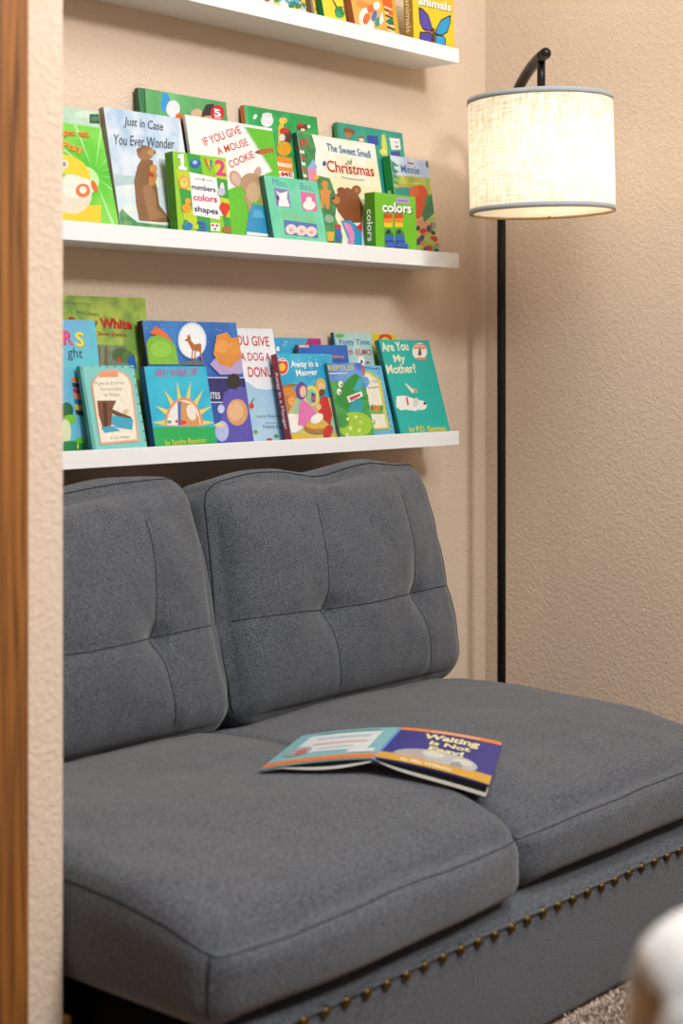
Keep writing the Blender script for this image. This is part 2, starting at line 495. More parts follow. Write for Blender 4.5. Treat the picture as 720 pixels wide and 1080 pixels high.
page = mat('efe9dc', .8, .2)
BK = 0
def book(shelf, TL, TR, nb, lean, thick, label, cover, spine=None, art=None, fr=(0, 0, 1), h=None,
         hard=True, left=None, group='', spine_art=None, pages=page, rough=.38, dz=0):
    """TL/TR: where the top corners of the front cover are seen; nb: y of the cover's foot"""
    global BK
    a = math.radians(lean)
    zf = SH[shelf] + thick * sin(a) + .0004 + dz
    nrm = Vector((0, cos(a), -sin(a))); upv = Vector((0, sin(a), cos(a)))
    o0 = Vector((0, nb, zf))
    def hit(px, py):
        d = ray(px, py); t_ = (o0 - EYE).dot(nrm) / d.dot(nrm); p = EYE + d * t_
        return p.x, (p - o0).dot(upv)
    xl, sl = hit(*TL); xr, sr = hit(*TR)
    H = h or (sl + sr) / 2
    if left is not None: xl = xr - left
    W = xr - xl
    BK += 1
    print('book %2d W %.3f H %.3f (l %.3f r %.3f) %s' % (BK, W, H, sl, sr, label[:40]))
    root = empty('picture_book', (xl, nb, zf), (-a, 0, 0))
    tag(root, label, 'book', group)
    cm = cover if isinstance(cover, bpy.types.Material) else mat(ink(cover), rough, var=.05)
    sm = cm if spine is None else (spine if isinstance(spine, bpy.types.Material) else mat(ink(spine), rough, var=.05))
    bt = .0022 if hard else .0006
    bm = bmesh.new()
    box(bm, 0, 0, 0, W, bt, H, 0)
    box(bm, 0, thick - bt, 0, W, thick, H, 0)
    box(bm, -.0006, 0.0003, 0, bt, thick - .0003, H, 1)
    c = obj('cover', bm, [cm, sm], root, bevel=.0005, seg=2)
    ins = .003 if hard else .0003
    bm = bmesh.new(); box(bm, bt * .9, bt + .0001, ins, W - ins, thick - bt - .0001, H - ins)
    obj('page_block', bm, pages, root)
    ox, oy, sc = fr
    def proj(x, y):
        X, s_ = hit(ox + x / sc, oy + y / sc)
        return X - xl, s_
    if art:
        A = Art(W, H, proj); art(A); A.build(c)
    if spine_art:
        txt, col, frac = spine_art
        vs, fs = glyphs(txt, .01)
        mx = max(v.x for v in vs); L = H * frac; sc2 = L / mx
        chs = min(thick * .55, sc2 * .9) 
        out = []
        for v in vs:
            out.append((-.0009, thick/2 + (-(v.y - CAP/2)) / CAP * chs, H*(.5 + frac/2) - v.x * sc2))
        me = bpy.data.meshes.new('spine_title'); me.from_pydata(out, [], fs); me.materials.append(mat(col, .4))
        so = bpy.data.objects.new('spine_title', me); C.objects.link(so); so.parent = c
    return root

A4 = (60, 80, 4.0); B4 = (180, 90, 4.0); C4 = (320, 110, 4.0)
D4 = (60, 300, 4.5); E4 = (180, 310, 4.235); F4 = (330, 330, 4.235); G6 = (380, 0, 6.545); H6 = (280, 0, 6.0)
K5 = (60, 90, 5.538); L5 = (135, 85, 5.538); M5 = (230, 100, 5.538); N5 = (330, 120, 5.143)
O5 = (130, 325, 5.538); Q5 = (225, 340, 5.538)
GM, GL, GT = 'picture books on the middle ledge', 'picture books on the lowest ledge', 'picture books on the top ledge'
def star(A, cx, cy, r, r2, n, col, ph=0, sy=1):
    A.poly([(cx + (r if k % 2 == 0 else r2) * cos(PI*k/n + ph), cy + sy*(r if k % 2 == 0 else r2) * sin(PI*k/n + ph)) for k in range(2*n)], col)

# ---- middle ledge -----------------------------------------------------------
def a_mint(A):
    A.ell(160, 170, 60, 22, 'd6ecdc'); A.ell(90, 150, 30, 20, 'bfe0cc')
    A.poly([(190, 168), (260, 168), (262, 225), (190, 222)], '2d5f45'); A.ell(222, 195, 22, 14, '4d8a5f')
book(1, (40, 108), (104, 118), 2.437, 9, .006, 'pale mint picture book with dark green corner, behind the green book with yellow dome',
     mottle('cfe6d2', 'b4dcc2'), 'dfe9df', a_mint, K5, group=GM)
def a_play(A):
    for a0 in range(0, 360, 30):
        a = math.radians(a0 + 9); c_, s_ = cos(a), sin(a)
        A.poly([(215 + 30*c_ - 3*s_, 520 + 30*s_ + 3*c_), (215 + 330*c_ - 9*s_, 520 + 330*s_ + 9*c_), (215 + 330*c_ + 9*s_, 520 + 330*s_ - 9*c_)], 'b4eb9c')
    A.ell(140, 560, 105, 90, 'bff2a8')
    A.poly([(-40, 700), (255, 700), (255, 830), (-40, 830)], 'f0cb2d')
    A.ell(90, 640, 112, 112, 'ead9c3'); A.ell(110, 590, 100, 70, 'f4eadb')       # plain cream ball
    A.poly([(20, 515), (85, 520), (195, 555), (190, 505), (150, 450), (90, 415), (20, 400)], 'f2cf33')
    A.ell(150, 615, 42, 40, 'e8742f'); A.ell(150, 612, 22, 22, 'f4eadb'); A.ell(216, 590, 16, 36, 'e2672a', -22); A.ell(40, 462, 22, 24, 'e9ecf2'); A.ell(40, 462, 13, 15, '8d96a8')
    A.text('ps at', 40, 292, 188, 305, 38, 'b5460f', .03); A.text('ps at', 38, 288, 184, 301, 36, 'f28a24', .015)
    A.text('Play', 28, 372, 156, 395, 48, 'b5760f', .03); A.text('Play', 26, 368, 152, 391, 46, 'f7a92c', .015)
book(1, (30, 127), (106, 132), 2.394, 15.5, .006, 'bright green picture book with orange lettering and yellow dome, cut off by left wall',
     mottle('4fc52e', '7fd94a', 12), '3d9a2a', a_play, K5, group=GM)
def a_just(A):
    A.poly([(280, 110), (720, 150), (700, 560), (330, 560)], mottle('a9cbe8', 'dfeaf5', 16))
    A.poly([(320, 520), (660, 540), (680, 830), (360, 830)], mottle('cfe6ee', 'e8f1ea', 20))
    A.poly([(330, 520), (460, 530), (470, 575), (335, 590)], 'b7d3d6')
    A.poly([(300, 840), (380, 720), (420, 760), (470, 800), (760, 830), (760, 900), (300, 900)], mottle('3f8f58', '76b06e', 40))
    A.poly([(470, 470), (450, 560), (462, 700), (480, 790), (600, 800), (660, 800), (640, 755), (598, 700), (585, 600), (560, 520), (560, 440), (500, 420)], '8a6240')
    A.poly([(500, 600), (540, 560), (575, 640), (580, 720), (640, 770), (540, 790), (520, 700)], 'a57b53')
    A.ell(515, 395, 48, 44, 'a0764c'); A.ell(480, 382, 16, 18, '8a6240'); A.ell(505, 362, 14, 12, '8a6240'); A.ell(552, 392, 26, 18, 'bd9364')
    A.ell(568, 392, 6, 5, '3a2a20')
    A.ell(562, 488, 22, 26, 'd79c55'); A.ell(558, 545, 22, 46, 'c98a4a', 10); A.poly([(535, 500), (565, 520), (560, 540), (535, 530)], 'c8402c')
    A.text('Just in Case', 388, 230, 622, 266, 52, '4b5563', .008, .35)
    A.text('You Ever Wonder', 340, 345, 690, 372, 62, '4b5563', .008, .35)
    A.text('Max Lucado', 470, 845, 640, 860, 24, 'f1f3ee', .01)
book(1, (109, 111), (190, 126), 2.412, 12, .016, 'pale blue picture book with a standing brown bear and grey script title',
     'dbe7f2', 'a99a86', a_just, K5, group=GM)
def a_five(A):
    A.poly([(98, 50), (580, 120), (600, 300), (98, 300)], mottle('2f8a4b', '7ccf86', 7, lo=.35, hi=.7))
    A.poly([(93, 40), (99, 40), (110, 300), (100, 300)], '1d5c36')
    A.poly([(200, 75), (225, 70), (245, 105), (225, 160), (205, 190), (190, 150)], '2a9be0')       # plain party shapes
    A.ell(262, 165, 40, 50, 'e8eef5'); A.ell(298, 215, 22, 26, 'e46a21'); A.poly([(300, 240), (330, 240), (330, 330), (305, 330)], 'b3202a')
    A.ell(400, 190, 34, 26, 'd8b48f'); A.poly([(430, 190), (455, 140), (500, 135), (515, 215), (430, 220)], '2a2b30')
    A.ell(470, 235, 52, 30, 'd9a377')
    A.ell(522, 190, 40, 48, 'd21f2e'); A.text('5', 502, 205, 542, 212, 42, 'ffffff', .03)
    A.poly([(503, 212), (542, 219), (542, 224), (503, 217)], 'ffffff')
book(1, (146, 93), (238, 107), 2.450, 8, .013, 'dark green hardcover behind the pale blue book, with a round red 5 badge',
     '2a7c45', '17603a', a_five, L5, group=GM)
def a_cookie(A):
    A.poly([(-80, 150), (560, 250), (560, 860), (-80, 860)], '63c22e')
    A.poly([(-90, 120), (150, 176), (318, 445), (58, 555), (-40, 420), (-140, 420)], 'f6f5f3')
    A.poly([(150, 176), (318, 445), (312, 455), (146, 190)], 'c9d4c9')
    A.text('IF YOU GIVE', -78, 300, 136, 224, 54, 'cf3b25', .014)
    A.text('A MOUSE', 0, 352, 178, 294, 48, 'cf3b25', .012)
    A.text('COOKIE', 72, 430, 214, 364, 50, 'cf3b25', .014)
    A.poly([(210, 335), (250, 318), (320, 310), (325, 335), (250, 350)], 'b8682f'); A.poly([(208, 336), (236, 322), (238, 348)], '8b4a1e')
    A.ell(100, 490, 34, 50, 'c9a18f', -25); A.ell(103, 492, 22, 38, 'dcb5a6', -25); A.ell(228, 460, 22, 40, 'c9a18f', 15)
    A.ell(190, 515, 62, 58, 'b99470', 0); A.ell(205, 570, 42, 60, 'cbab87')
    A.poly([(140, 575), (165, 590), (200, 660), (185, 700), (165, 640)], 'b99470'); A.poly([(245, 600), (262, 560), (262, 640), (240, 660)], 'b99470')
    A.poly([(198, 640), (250, 645), (290, 690), (305, 820), (160, 815), (175, 700)], '2f93c4')
    A.poly([(205, 670), (250, 675), (270, 720), (200, 715)], '56b0d8')
    A.poly([(165, 800), (305, 815), (305, 830), (165, 820)], 'e8f2f8')
book(1, (195, 120), (287, 136), 2.414, 12, .009, 'white and lime picture book with slanted red handwriting and a small mouse in blue',
     'f3f3f1', 'ece9e2', a_cookie, M5, group=GM)
def a_numbers(A):
    g1, g2, y_ = '8fce2c', '2fa449', 'c8d92e'
    xs = lambda c, r: (262 + 78*c + 5*r*3.6, 405 + 112*r + 17*c)
    cols = [[g1, g2, g1, y_], [y_, 'f6f6f6', 'f6f6f6', g2], [g2, 'f6f6f6', 'f6f6f6', y_], [y_, g2, g1, g2]]
    for r in range(4):
        for c in range(4):
            a, b_, c2, d_ = xs(c, r), xs(c+1, r), xs(c+1, r+1), xs(c, r+1)
            A.poly([a, b_, c2, d_], cols[r][c])
    A.poly([(357, 535), (515, 570), (535, 812), (378, 785)], 'f9f9f9')
    A.poly([(302, 430), (322, 428), (326, 505), (340, 507), (341, 526), (292, 518), (291, 500), (306, 502), (303, 452), (288, 454), (287, 438)], 'ffffff')
    A.text('2', 510, 548, 572, 556, 88, 'e5308c', .03)
    A.ell(392, 485, 30, 26, '2c62b4'); A.ell(388, 478, 14, 12, 'a9c8ee')
    for i, c_ in enumerate(('d8433b', 'f0962c', 'f2d22c', '3faa4d', '3272c0')):
        A.poly([(440 + 10*i, 455 + 3*i), (450 + 10*i, 457 + 3*i), (478, 535)], c_)
    A.ell(325, 595, 32, 40, 'e9a33a'); A.ell(325, 597, 23, 30, 'f3d673'); A.text('L', 322, 597, 334, 600, 20, '4a3320')
    A.text('numbers', 370, 632, 508, 652, 30, '1f2f5c', .015)
    A.text('colors', 378, 698, 518, 712, 38, 'e0237f', .02)
    A.text('shapes', 385, 762, 524, 782, 34, '1f2f5c', .015)
    A.ell(436, 578, 6, 6, 'e0237f'); A.poly([(385, 571), (425, 575), (425, 579), (385, 575)], 'b5b5b5'); A.poly([(448, 579), (490, 585), (490, 589), (448, 583)], 'b5b5b5')
    A.ell(545, 635, 14, 40, 'e9e6ee'); A.ell(540, 652, 24, 22, 'c9c6dd')
    A.ell(338, 745, 28, 26, 'f0a62f'); A.ell(345, 705, 18, 18, 'f0a62f')
    A.ell(548, 735, 17, 24, 'e03a2c', 20); A.ell(574, 740, 17, 24, 'e03a2c', -20); A.poly([(534, 750), (590, 752), (563, 800)], 'e03a2c')
    A.ell(345, 850, 30, 22, '2b7ac8'); A.poly([(325, 815), (345, 815), (345, 850), (325, 850)], '1e9b8b')
    A.text('3', 400, 880, 458, 885, 60, '2a66bd', .03)
    A.poly([(475, 830), (530, 835), (532, 880), (478, 880)], 'f4f4f4'); A.ell(490, 845, 8, 8, 'd8433b'); A.ell(514, 848, 8, 8, 'd8433b'); A.ell(502, 868, 8, 8, '3faa4d')
    A.ell(575, 870, 30, 20, 'a9713a')
book(1, (182, 159), (238, 167), 2.385, 6, .024, 'chunky lime green board book of numbers, colors and shapes in a picture grid',
     '9bd233', '4c9e1d', a_numbers, L5, hard=False, group=GM)
def a_season(A):
    A.poly([(160, 55), (580, 140), (600, 500), (160, 500)], mottle('1f9d4f', '2bb25f', 30))
    A.poly([(155, 50), (163, 50), (190, 300), (180, 300)], '57c98a')
    # plain winter shapes in place of the figures
    A.ell(285, 150, 36, 38, 'eef0f2'); A.ell(285, 118, 30, 14, 'e3e6ea'); A.ell(215, 128, 10, 16, 'eef0f2', 30)
    A.poly([(350, 190), (372, 140), (385, 150), (375, 260), (350, 290)], 'e8c33a'); A.ell(378, 150, 24, 18, 'efcf4c'); A.ell(380, 128, 10, 8, '8a8f99')
    A.ell(395, 245, 36, 48, '5b4638'); A.ell(385, 210, 28, 16, 'c93030'); A.ell(385, 315, 42, 42, 'e5a524'); A.ell(372, 250, 18, 22, 'e9dfd2')
    A.ell(490, 190, 34, 22, '6b3a22'); A.ell(480, 176, 22, 10, 'c93030'); A.ell(528, 186, 10, 10, 'f0f0f0'); A.ell(492, 205, 14, 8, 'f0dcc8')
    A.poly([(330, 355), (430, 370), (436, 450), (340, 440)], 'f0952a'); A.text('season', 330, 412, 428, 428, 34, 'ffffff', .02)
    A.poly([(340, 442), (440, 452), (440, 500), (344, 500)], 'f4f4f4'); A.text('-ME', 350, 474, 436, 480, 26, 'd0252c', .03)
book(1, (257, 110), (334, 124), 2.450, 8, .013, 'green holiday picture book with an orange spine, behind the slanted red handwriting',
     '1f9d4f', 'e0782b', a_season, M5, group=GM, spine_art=('stories', 'f5efe6', .5))
def a_moo(A):
    A.poly([(268, 462), (580, 505), (640, 870), (335, 840)], mottle('63cfa5', '78d8b2', 20))
    A.text('Moo,', 315, 525, 405, 540, 40, '3877b8', -.005, .2); A.text('Baa,', 478, 552, 552, 562, 40, '3877b8', -.005, .2)
    A.text('La La La!', 378, 716, 566, 740, 36, 'b7b04a', -.005, .2)
    A.poly([(323, 543), (410, 556), (426, 660), (340, 652)], '8c7cc0')
    A.poly([(335, 560), (360, 575), (380, 572), (405, 560), (400, 600), (418, 655), (350, 650), (358, 605)], 'f5f2ee'); A.ell(378, 590, 14, 18, 'ffffff'); A.ell(348, 600, 7, 14, '35313a')
    A.poly([(478, 565), (565, 578), (578, 682), (494, 676)], 'e46aa6')
    A.ell(530, 645, 36, 28, 'f6efe8'); A.ell(528, 612, 18, 16, 'f6efe8')
    A.poly([(380, 730), (572, 755), (583, 838), (392, 815)], '5577b8')
    for x_ in (425, 485, 542): A.ell(x_, 786 + (x_-425)*.12, 32, 30, 'f3d6cf'); A.ell(x_, 790 + (x_-425)*.12, 12, 9, 'e29a9a')
book(1, (278, 185), (334, 191), 2.395, 13, .013, 'small mint green board book with farm animal squares, in front on the middle ledge',
     '68cfa8', '2f7b66', a_moo, M5, hard=False, group=GM)
def a_sweet(A):
    A.poly([(-100, 80), (20, 105), (335, 160), (380, 800), (-60, 800)], mottle('f3ecc0', 'fbf8ec', 10))
    A.poly([(-100, 80), (-10, 105), (15, 190), (5, 330), (90, 350), (130, 460), (120, 560), (160, 660), (150, 800), (-60, 800)], mottle('2f7d4c', '4c9a58', 45))
    A.poly([(-90, 90), (-80, 90), (-35, 800), (-48, 800)], '1d6d63')
    for k in range(7): A.poly([(-75 + 3*k, 165 + 32*k), (-52 + 3*k, 170 + 32*k), (-50 + 3*k, 186 + 32*k), (-73 + 3*k, 181 + 32*k)], 'd23a34' if k % 2 == 0 else 'f6efe8')
    A.ell(-52, 160, 24, 20, 'd23a34'); A.ell(-52, 166, 12, 12, '3a8a55')
    A.poly([(-30, 300), (15, 290), (20, 365), (-25, 365)], 'e78ab0'); A.poly([(-36, 300), (0, 245), (24, 295)], '8fb6e6')
    A.poly([(50, 385), (75, 385), (78, 410), (100, 420), (90, 440), (86, 520), (70, 515), (64, 480), (52, 515), (40, 500), (40, 440), (30, 420), (50, 410)], 'd98f42'); A.ell(62, 380, 18, 18, 'd98f42')
    A.ell(60, 270, 10, 14, '3c56a8'); A.ell(15, 345, 16, 12, 'e6b93a'); A.ell(85, 570, 26, 22, '8db7a0', 20)
    A.poly([(70, 640), (115, 640), (108, 690), (78, 690)], 'e0b53a'); A.poly([(120, 620), (150, 620), (150, 690), (122, 690)], '3569b5'); A.ell(132, 612, 18, 12, 'cc3b32')
    A.text('The Sweet Smell', 75, 200, 312, 242, 42, '2b7fae', .012); A.text('of', 184, 272, 212, 280, 30, '3f9a5c', .01)
    A.text('Christmas', 78, 312, 332, 340, 62, 'c83228', .01); A.ell(215, 352, 66, 5, '9fc9d8', 8); A.ell(215, 347, 66, 5, 'f6f1d8', 8)
    A.poly([(108, 455), (140, 420), (185, 400), (235, 425), (268, 500), (262, 590), (180, 590), (135, 530)], '8c4f2a')
    A.ell(232, 415, 26, 26, '8c4f2a'); A.ell(234, 416, 14, 14, 'b5713c'); A.ell(150, 415, 22, 16, '8c4f2a'); A.ell(122, 470, 22, 22, 'c07a3e'); A.ell(108, 458, 8, 8, '2b1a14')
    A.poly([(150, 580), (200, 580), (260, 630), (270, 800), (170, 800), (190, 680)], '2f9fd0'); A.poly([(160, 590), (200, 600), (222, 650), (215, 760), (180, 750), (195, 670)], 'e58cc0')
    A.poly([(225, 620), (262, 590), (262, 640)], 'd23a34')
book(1, (313, 139), (395, 152), 2.419, 11, .014, 'cream and green Christmas picture book with a brown bear and gingerbread man',
     'f4edc8', '1f6257', a_sweet, N5, group=GM)
def a_teal(A):
    A.poly([(150, 50), (490, 110), (500, 260), (150, 260)], mottle('2a9c8c', '3fae8c', 14))
    A.ell(195, 95, 34, 16, '8a5a34', 15); A.ell(190, 112, 18, 22, 'b5794a'); A.ell(195, 90, 16, 14, '8a5a34')
    A.ell(262, 138, 20, 14, 'c8402c', 20); A.ell(262, 142, 14, 9, 'f0efec', 20)
    A.poly([(290, 115), (350, 122), (356, 172), (296, 165)], '2b4fa8')
    A.poly([(372, 112), (388, 112), (400, 170), (404, 230), (370, 225)], 'd9df6a'); A.ell(380, 205, 22, 14, 'e4e678')
    A.poly([(412, 130), (468, 136), (476, 195), (424, 196)], 'f2efec'); A.poly([(440, 152), (462, 155), (463, 160), (441, 157)], '9a9ca0')
    A.poly([(445, 172), (462, 174), (462, 184), (445, 182)], '8a8a8e')
    A.poly([(420, 205), (470, 205), (470, 240), (425, 240)], '3a4fa0')
book(1, (355, 128), (424, 141), 2.451, 8, .012, 'teal hardcover with a white price sticker, rearmost at the right of the middle ledge',
     '2a9c8c', '3f9f55', a_teal, N5, group=GM)
def a_jungle(A):
    A.poly([(420, 215), (620, 250), (640, 420), (430, 400)], mottle('b7cdec', 'd9e2f2', 14))
    A.poly([(430, 330), (640, 350), (690, 760), (450, 760)], mottle('cfd46a', '8fb858', 18))
    A.poly([(412, 240), (420, 240), (455, 330), (430, 320), (445, 380), (425, 372)], '2f8b78')
    for k in range(5): A.poly([(418, 250 + 32*k), (470, 285 + 32*k), (440, 285 + 32*k)], '3b8f6e')
    A.ell(622, 270, 12, 24, '2f7d5a'); A.poly([(512, 264), (545, 268), (545, 275), (512, 271)], 'cc4436')
    A.text('Minnie', 478, 318, 578, 330, 44, '2d6aa0', .01); A.text('Jingle', 492, 360, 566, 368, 26, 'c9b23c', .01); A.text('family stories', 462, 392, 590, 404, 22, 'cda93a', .01)
    A.ell(490, 430, 55, 32, '2c8f8a'); A.ell(570, 480, 50, 95, 'd8552e', 12); A.ell(548, 425, 26, 30, 'e26a38'); A.ell(588, 600, 34, 30, 'e0a07c')
    A.poly([(640, 430), (655, 540), (600, 590), (590, 540)], '2f7d5a'); A.ell(620, 470, 14, 30, '3d9a63', 20)
    for i in range(26):
        x_ = random.uniform(560, 690); y_ = random.uniform(600, 760)
        A.ell(x_, y_, random.uniform(8, 20), random.uniform(8, 20), random.choice(['c8321f', 'd8442a', '254a78', '7fb0b0', '2f3f46', 'e88b4c']), random.uniform(0, 90), 7)
book(1, (411, 163), (451, 170), 2.418, 9, .025, 'pale blue and leafy picture book with a green spine, rightmost on the middle ledge',
     'bccfe8', '2c9b45', a_jungle, N5, group=GM, spine_art=('stories', 'eef5ee', .35))
def a_colors(A):
    A.poly([(448, 455), (522, 458), (522, 488), (448, 482)], 'b79ad6'); A.poly([(455, 467), (515, 470), (515, 477), (455, 474)], '7a5ea8')
    A.text('colors', 382, 536, 540, 544, 54, '3d6a1c', .04); A.text('colors', 376, 530, 534, 538, 54, 'ffffff', .03)
    for x_ in (383, 440):
        for k, c_ in enumerate(('d9461f', 'ef8a22', 'f2cf2c', '55b33a', '258a45', '2b63c4', '273a9a')):
            A.poly([(x_ + k, 542 + 24*k), (x_ + 46 + (0 if k < 4 else 3*k-8), 544 + 24*k), (x_ + 47 + (0 if k < 4 else 3*k-5), 568 + 24*k), (x_ + k, 566 + 24*k)], c_)
        A.ell(x_ + 44, 712, 32, 16, '2b63c4', 12); A.poly([(x_, 716), (x_ + 75, 728), (x_ + 75, 736), (x_, 726)], '33405c')
        A.ell(x_ + 24, 640, 12, 14, '2b2f3a', 20)
cb = book(1, (395, 202), (438, 208), 2.385, 2, .031, 'small bright green board book titled colors with rainbow boots',
     '6fc421', '54a01a', a_colors, N5, hard=False, group=GM, spine_art=('colors', 'ffffff', .5))

# ---- lowest ledge -----------------------------------------------------------
def a_snow(A):
    A.poly([(-200, 30), (412, 60), (500, 800), (-200, 800)], mottle('b8cf55', '7fa84c', 22))
    A.poly([(-150, 270), (330, 290), (420, 800), (-150, 800)], mottle('8f9a6c', '6f7b5e', 18))
    for x_ in (140, 190, 225): A.poly([(x_, 300), (x_ + 14, 290), (x_ + 22, 600), (x_ - 4, 600)], '6e665a')
    A.text('A Little Golden Book', 20, 90, 162, 98, 10, '5d6b38'); A.text("Walt Disney's", 92, 140, 200, 152, 20, '3c4a38', .005, .2)
    A.text('Snow White', 60, 202, 356, 212, 48, '7c1712', .03); A.text('Snow White', 56, 198, 352, 208, 48, 'd62a22', .02)
    A.text('and the Seven Dwarfs', 110, 236, 330, 250, 20, 'b3241c', .015)
    A.poly([(240, 420), (250, 330), (275, 290), (310, 300), (345, 330), (375, 420)], '6e8a78')
    A.ell(300, 335, 40, 34, '4c6a3c'); A.ell(335, 345, 26, 30, '5c7b44'); A.poly([(330, 350), (365, 330), (380, 400), (345, 400)], '2a6fb8')
    A.ell(292, 358, 12, 10, 'c8402c')
book(2, (30, 308), (153, 316), 2.463, 7.5, .004, 'yellow green fairy tale storybook with red title, rearmost at left of the lowest ledge',
     'a9c653', '8f9b55', a_snow, D4, group=GL)
def a_rs(A):
    A.poly([(-100, 150), (158, 175), (230, 800), (-100, 800)], mottle('62c9d8', '6fb6e2', 9))
    A.text('R', 30, 285, 80, 288, 68, 'a81d5e', .03); A.text('R', 26, 282, 76, 285, 68, 'e8447f', .02)
    A.text('S', 92, 294, 134, 298, 68, 'b9a02c', .03); A.text('S', 88, 290, 130, 294, 68, 'f2e14a', .02)
    A.text('ght', 52, 345, 122, 350, 50, '21415c', .005)
    for i, c_ in enumerate(('e8892c', '33383c', 'b7245c', 'e8892c', '2b7ab4', 'e9c437', '37414a')):
        A.poly([(68 + 3*i, 440 + 26*i), (104 + 3*i, 446 + 26*i), (108 + 3*i, 468 + 26*i), (72 + 3*i, 462 + 26*i)], c_)
    A.ell(45, 600, 32, 40, '1f6a3f'); A.ell(60, 640, 30, 22, '7cc83c'); A.ell(40, 700, 26, 60, 'dfe8b8')
    A.poly([(100, 640), (150, 640), (175, 760), (140, 790), (95, 760)], '79c4e8')
    A.poly([(30, 745), (130, 742), (140, 800), (30, 800)], '22864a'); A.ell(110, 740, 26, 14, '6cc83c'); A.ell(98, 768, 4, 14, 'e0e04a')
book(2, (30, 336), (100, 338), 2.421, 9, .006, 'sky blue picture book with pink and yellow capitals, cut off by the left wall',
     '63c6dc', 'c9dbe0', a_rs, D4, group=GL)
def a_water(A):
    A.poly([(95, 378), (118, 378), (190, 800), (160, 800)], '54a9a4')
    for i in range(9):
        for x_, y_ in ((112 + 9*i/1.6, 400 + 45*i), (360 + 7*i, 395 + 43*i)): A.ell(x_, y_, 5, 3, '2f6f70', 30)
    for i in range(7): A.ell(130 + 36*i, 386 + i, 5, 3, '2f6f70', 30)
    def arch(m, c_):
        pts = [(205 + m*.3, 760 - m), (388 - m, 745 - m)]
        pts += [(355 - m + 3, 480)]
        pts += [(260 + (92 - m)*cos(a), 470 - (66 - m)*sin(a)) for a in (PI*k/12 for k in range(1, 12))]
        pts += [(160 + m, 480)]
        A.poly(pts, c_)
    arch(0, 'e9a98a'); arch(10, 'f4ecd8')
    A.poly([(198, 420), (288, 412), (290, 440), (196, 442)], 'e89a74')
    A.text('Piglet Is Entirely', 182, 478, 320, 474, 17, '8f8a80'); A.text('Surrounded', 206, 505, 306, 503, 17, '8f8a80'); A.text('by Water', 222, 532, 298, 530, 17, '8f8a80')
    A.poly([(188, 552), (280, 552), (262, 590), (256, 670), (215, 682), (196, 620)], '7a4a2c'); A.poly([(215, 560), (235, 560), (240, 670), (222, 675)], '4a2c1c')
    A.poly([(255, 590), (300, 610), (352, 630), (350, 642), (290, 628), (256, 612)], '6a4630')
    A.poly([(258, 620), (360, 640), (355, 690), (280, 680), (255, 660)], '3aa7c4'); A.poly([(205, 680), (262, 672), (300, 695), (225, 705)], '3aa7c4')
    A.ell(325, 605, 14, 12, 'd9c58f'); A.text('A. A. Milne', 250, 735, 342, 729, 12, '9a9488')
book(2, (84, 385), (141, 386), 2.386, 14, .011, 'small aqua hardcover with an arched cream panel and tree trunk picture',
     '7fcfc8', '3d8f8c', a_water, D4, group=GL)
def a_bed(A):
    A.poly([(95, 50), (665, 85), (700, 420), (110, 420)], mottle('1f5fb4', '3b86cf', 8))
    for i in range(40): 
        x_, y_ = random.uniform(110, 670), random.uniform(70, 330); r_ = random.uniform(1.5, 4.5)
        A.ell(x_, y_, r_, r_, 'b9d6f2', 0, 6)
    A.ell(398, 190, 84, 106, 'cfe2f2'); A.ell(398, 190, 74, 96, 'f4f7f8')
    A.poly([(300, 330), (350, 312), (440, 308), (480, 335)], '5d6f6c')
    # plain toys in place of the figures
    A.poly([(392, 315), (397, 318), (404, 250), (412, 246), (410, 316), (417, 316), (420, 252), (440, 256), (455, 316), (462, 314), (450, 252), (452, 216), (444, 206), (412, 214), (392, 192), (388, 168), (378, 150), (374, 166), (366, 158), (370, 176), (352, 190), (372, 198), (386, 226), (396, 246)], 'b56a38')
    A.poly([(125, 330), (115, 230), (150, 170), (230, 150), (300, 220), (320, 330)], '7dbb3c'); A.ell(215, 240, 62, 46, '93cc4c')
    A.poly([(150, 150), (180, 105), (240, 140), (290, 205), (240, 170)], 'e0703a')
    A.poly([(500, 330), (530, 295), (690, 290), (690, 385), (560, 390)], 'b7a3d6')
    A.poly([(520, 270), (540, 160), (600, 140), (625, 175), (680, 170), (692, 280), (620, 350), (560, 330)], 'dd9040'); A.ell(570, 225, 40, 40, 'eba552'); A.ell(640, 235, 40, 36, 'e39a48')
    A.poly([(480, 405), (720, 408), (740, 560), (500, 560)], '2c2a6e'); A.poly([(480, 404), (715, 405), (716, 411), (480, 410)], 'd8d8ea'); A.poly([(500, 548), (735, 548), (736, 555), (500, 555)], 'd8d8ea')
    A.text('FAVORITES', 404, 526, 562, 530, 38, 'f1f0f4', .015)
    A.poly([(500, 560), (735, 560), (770, 820), (510, 820)], mottle('2348a0', '3a62b8', 14))
    A.poly([(560, 700), (580, 500), (640, 450), (720, 470), (760, 800), (580, 800)], '5a55b4')
    A.ell(660, 610, 62, 78, 'd9a072'); A.ell(650, 600, 44, 58, 'e7b98c'); A.ell(638, 430, 40, 46, '2a2826')
    A.ell(565, 590, 20, 26, 'c9d0ee'); A.ell(570, 720, 40, 60, 'b9c2ea'); A.ell(555, 685, 30, 12, 'e9d9a0')
book(2, (149.5, 336), (249, 342), 2.418, 11.5, .016, 'deep blue bedtime storybook with a big white moon and a black spine',
     '2a5fae', '15161c', a_bed, O5, group=GL)
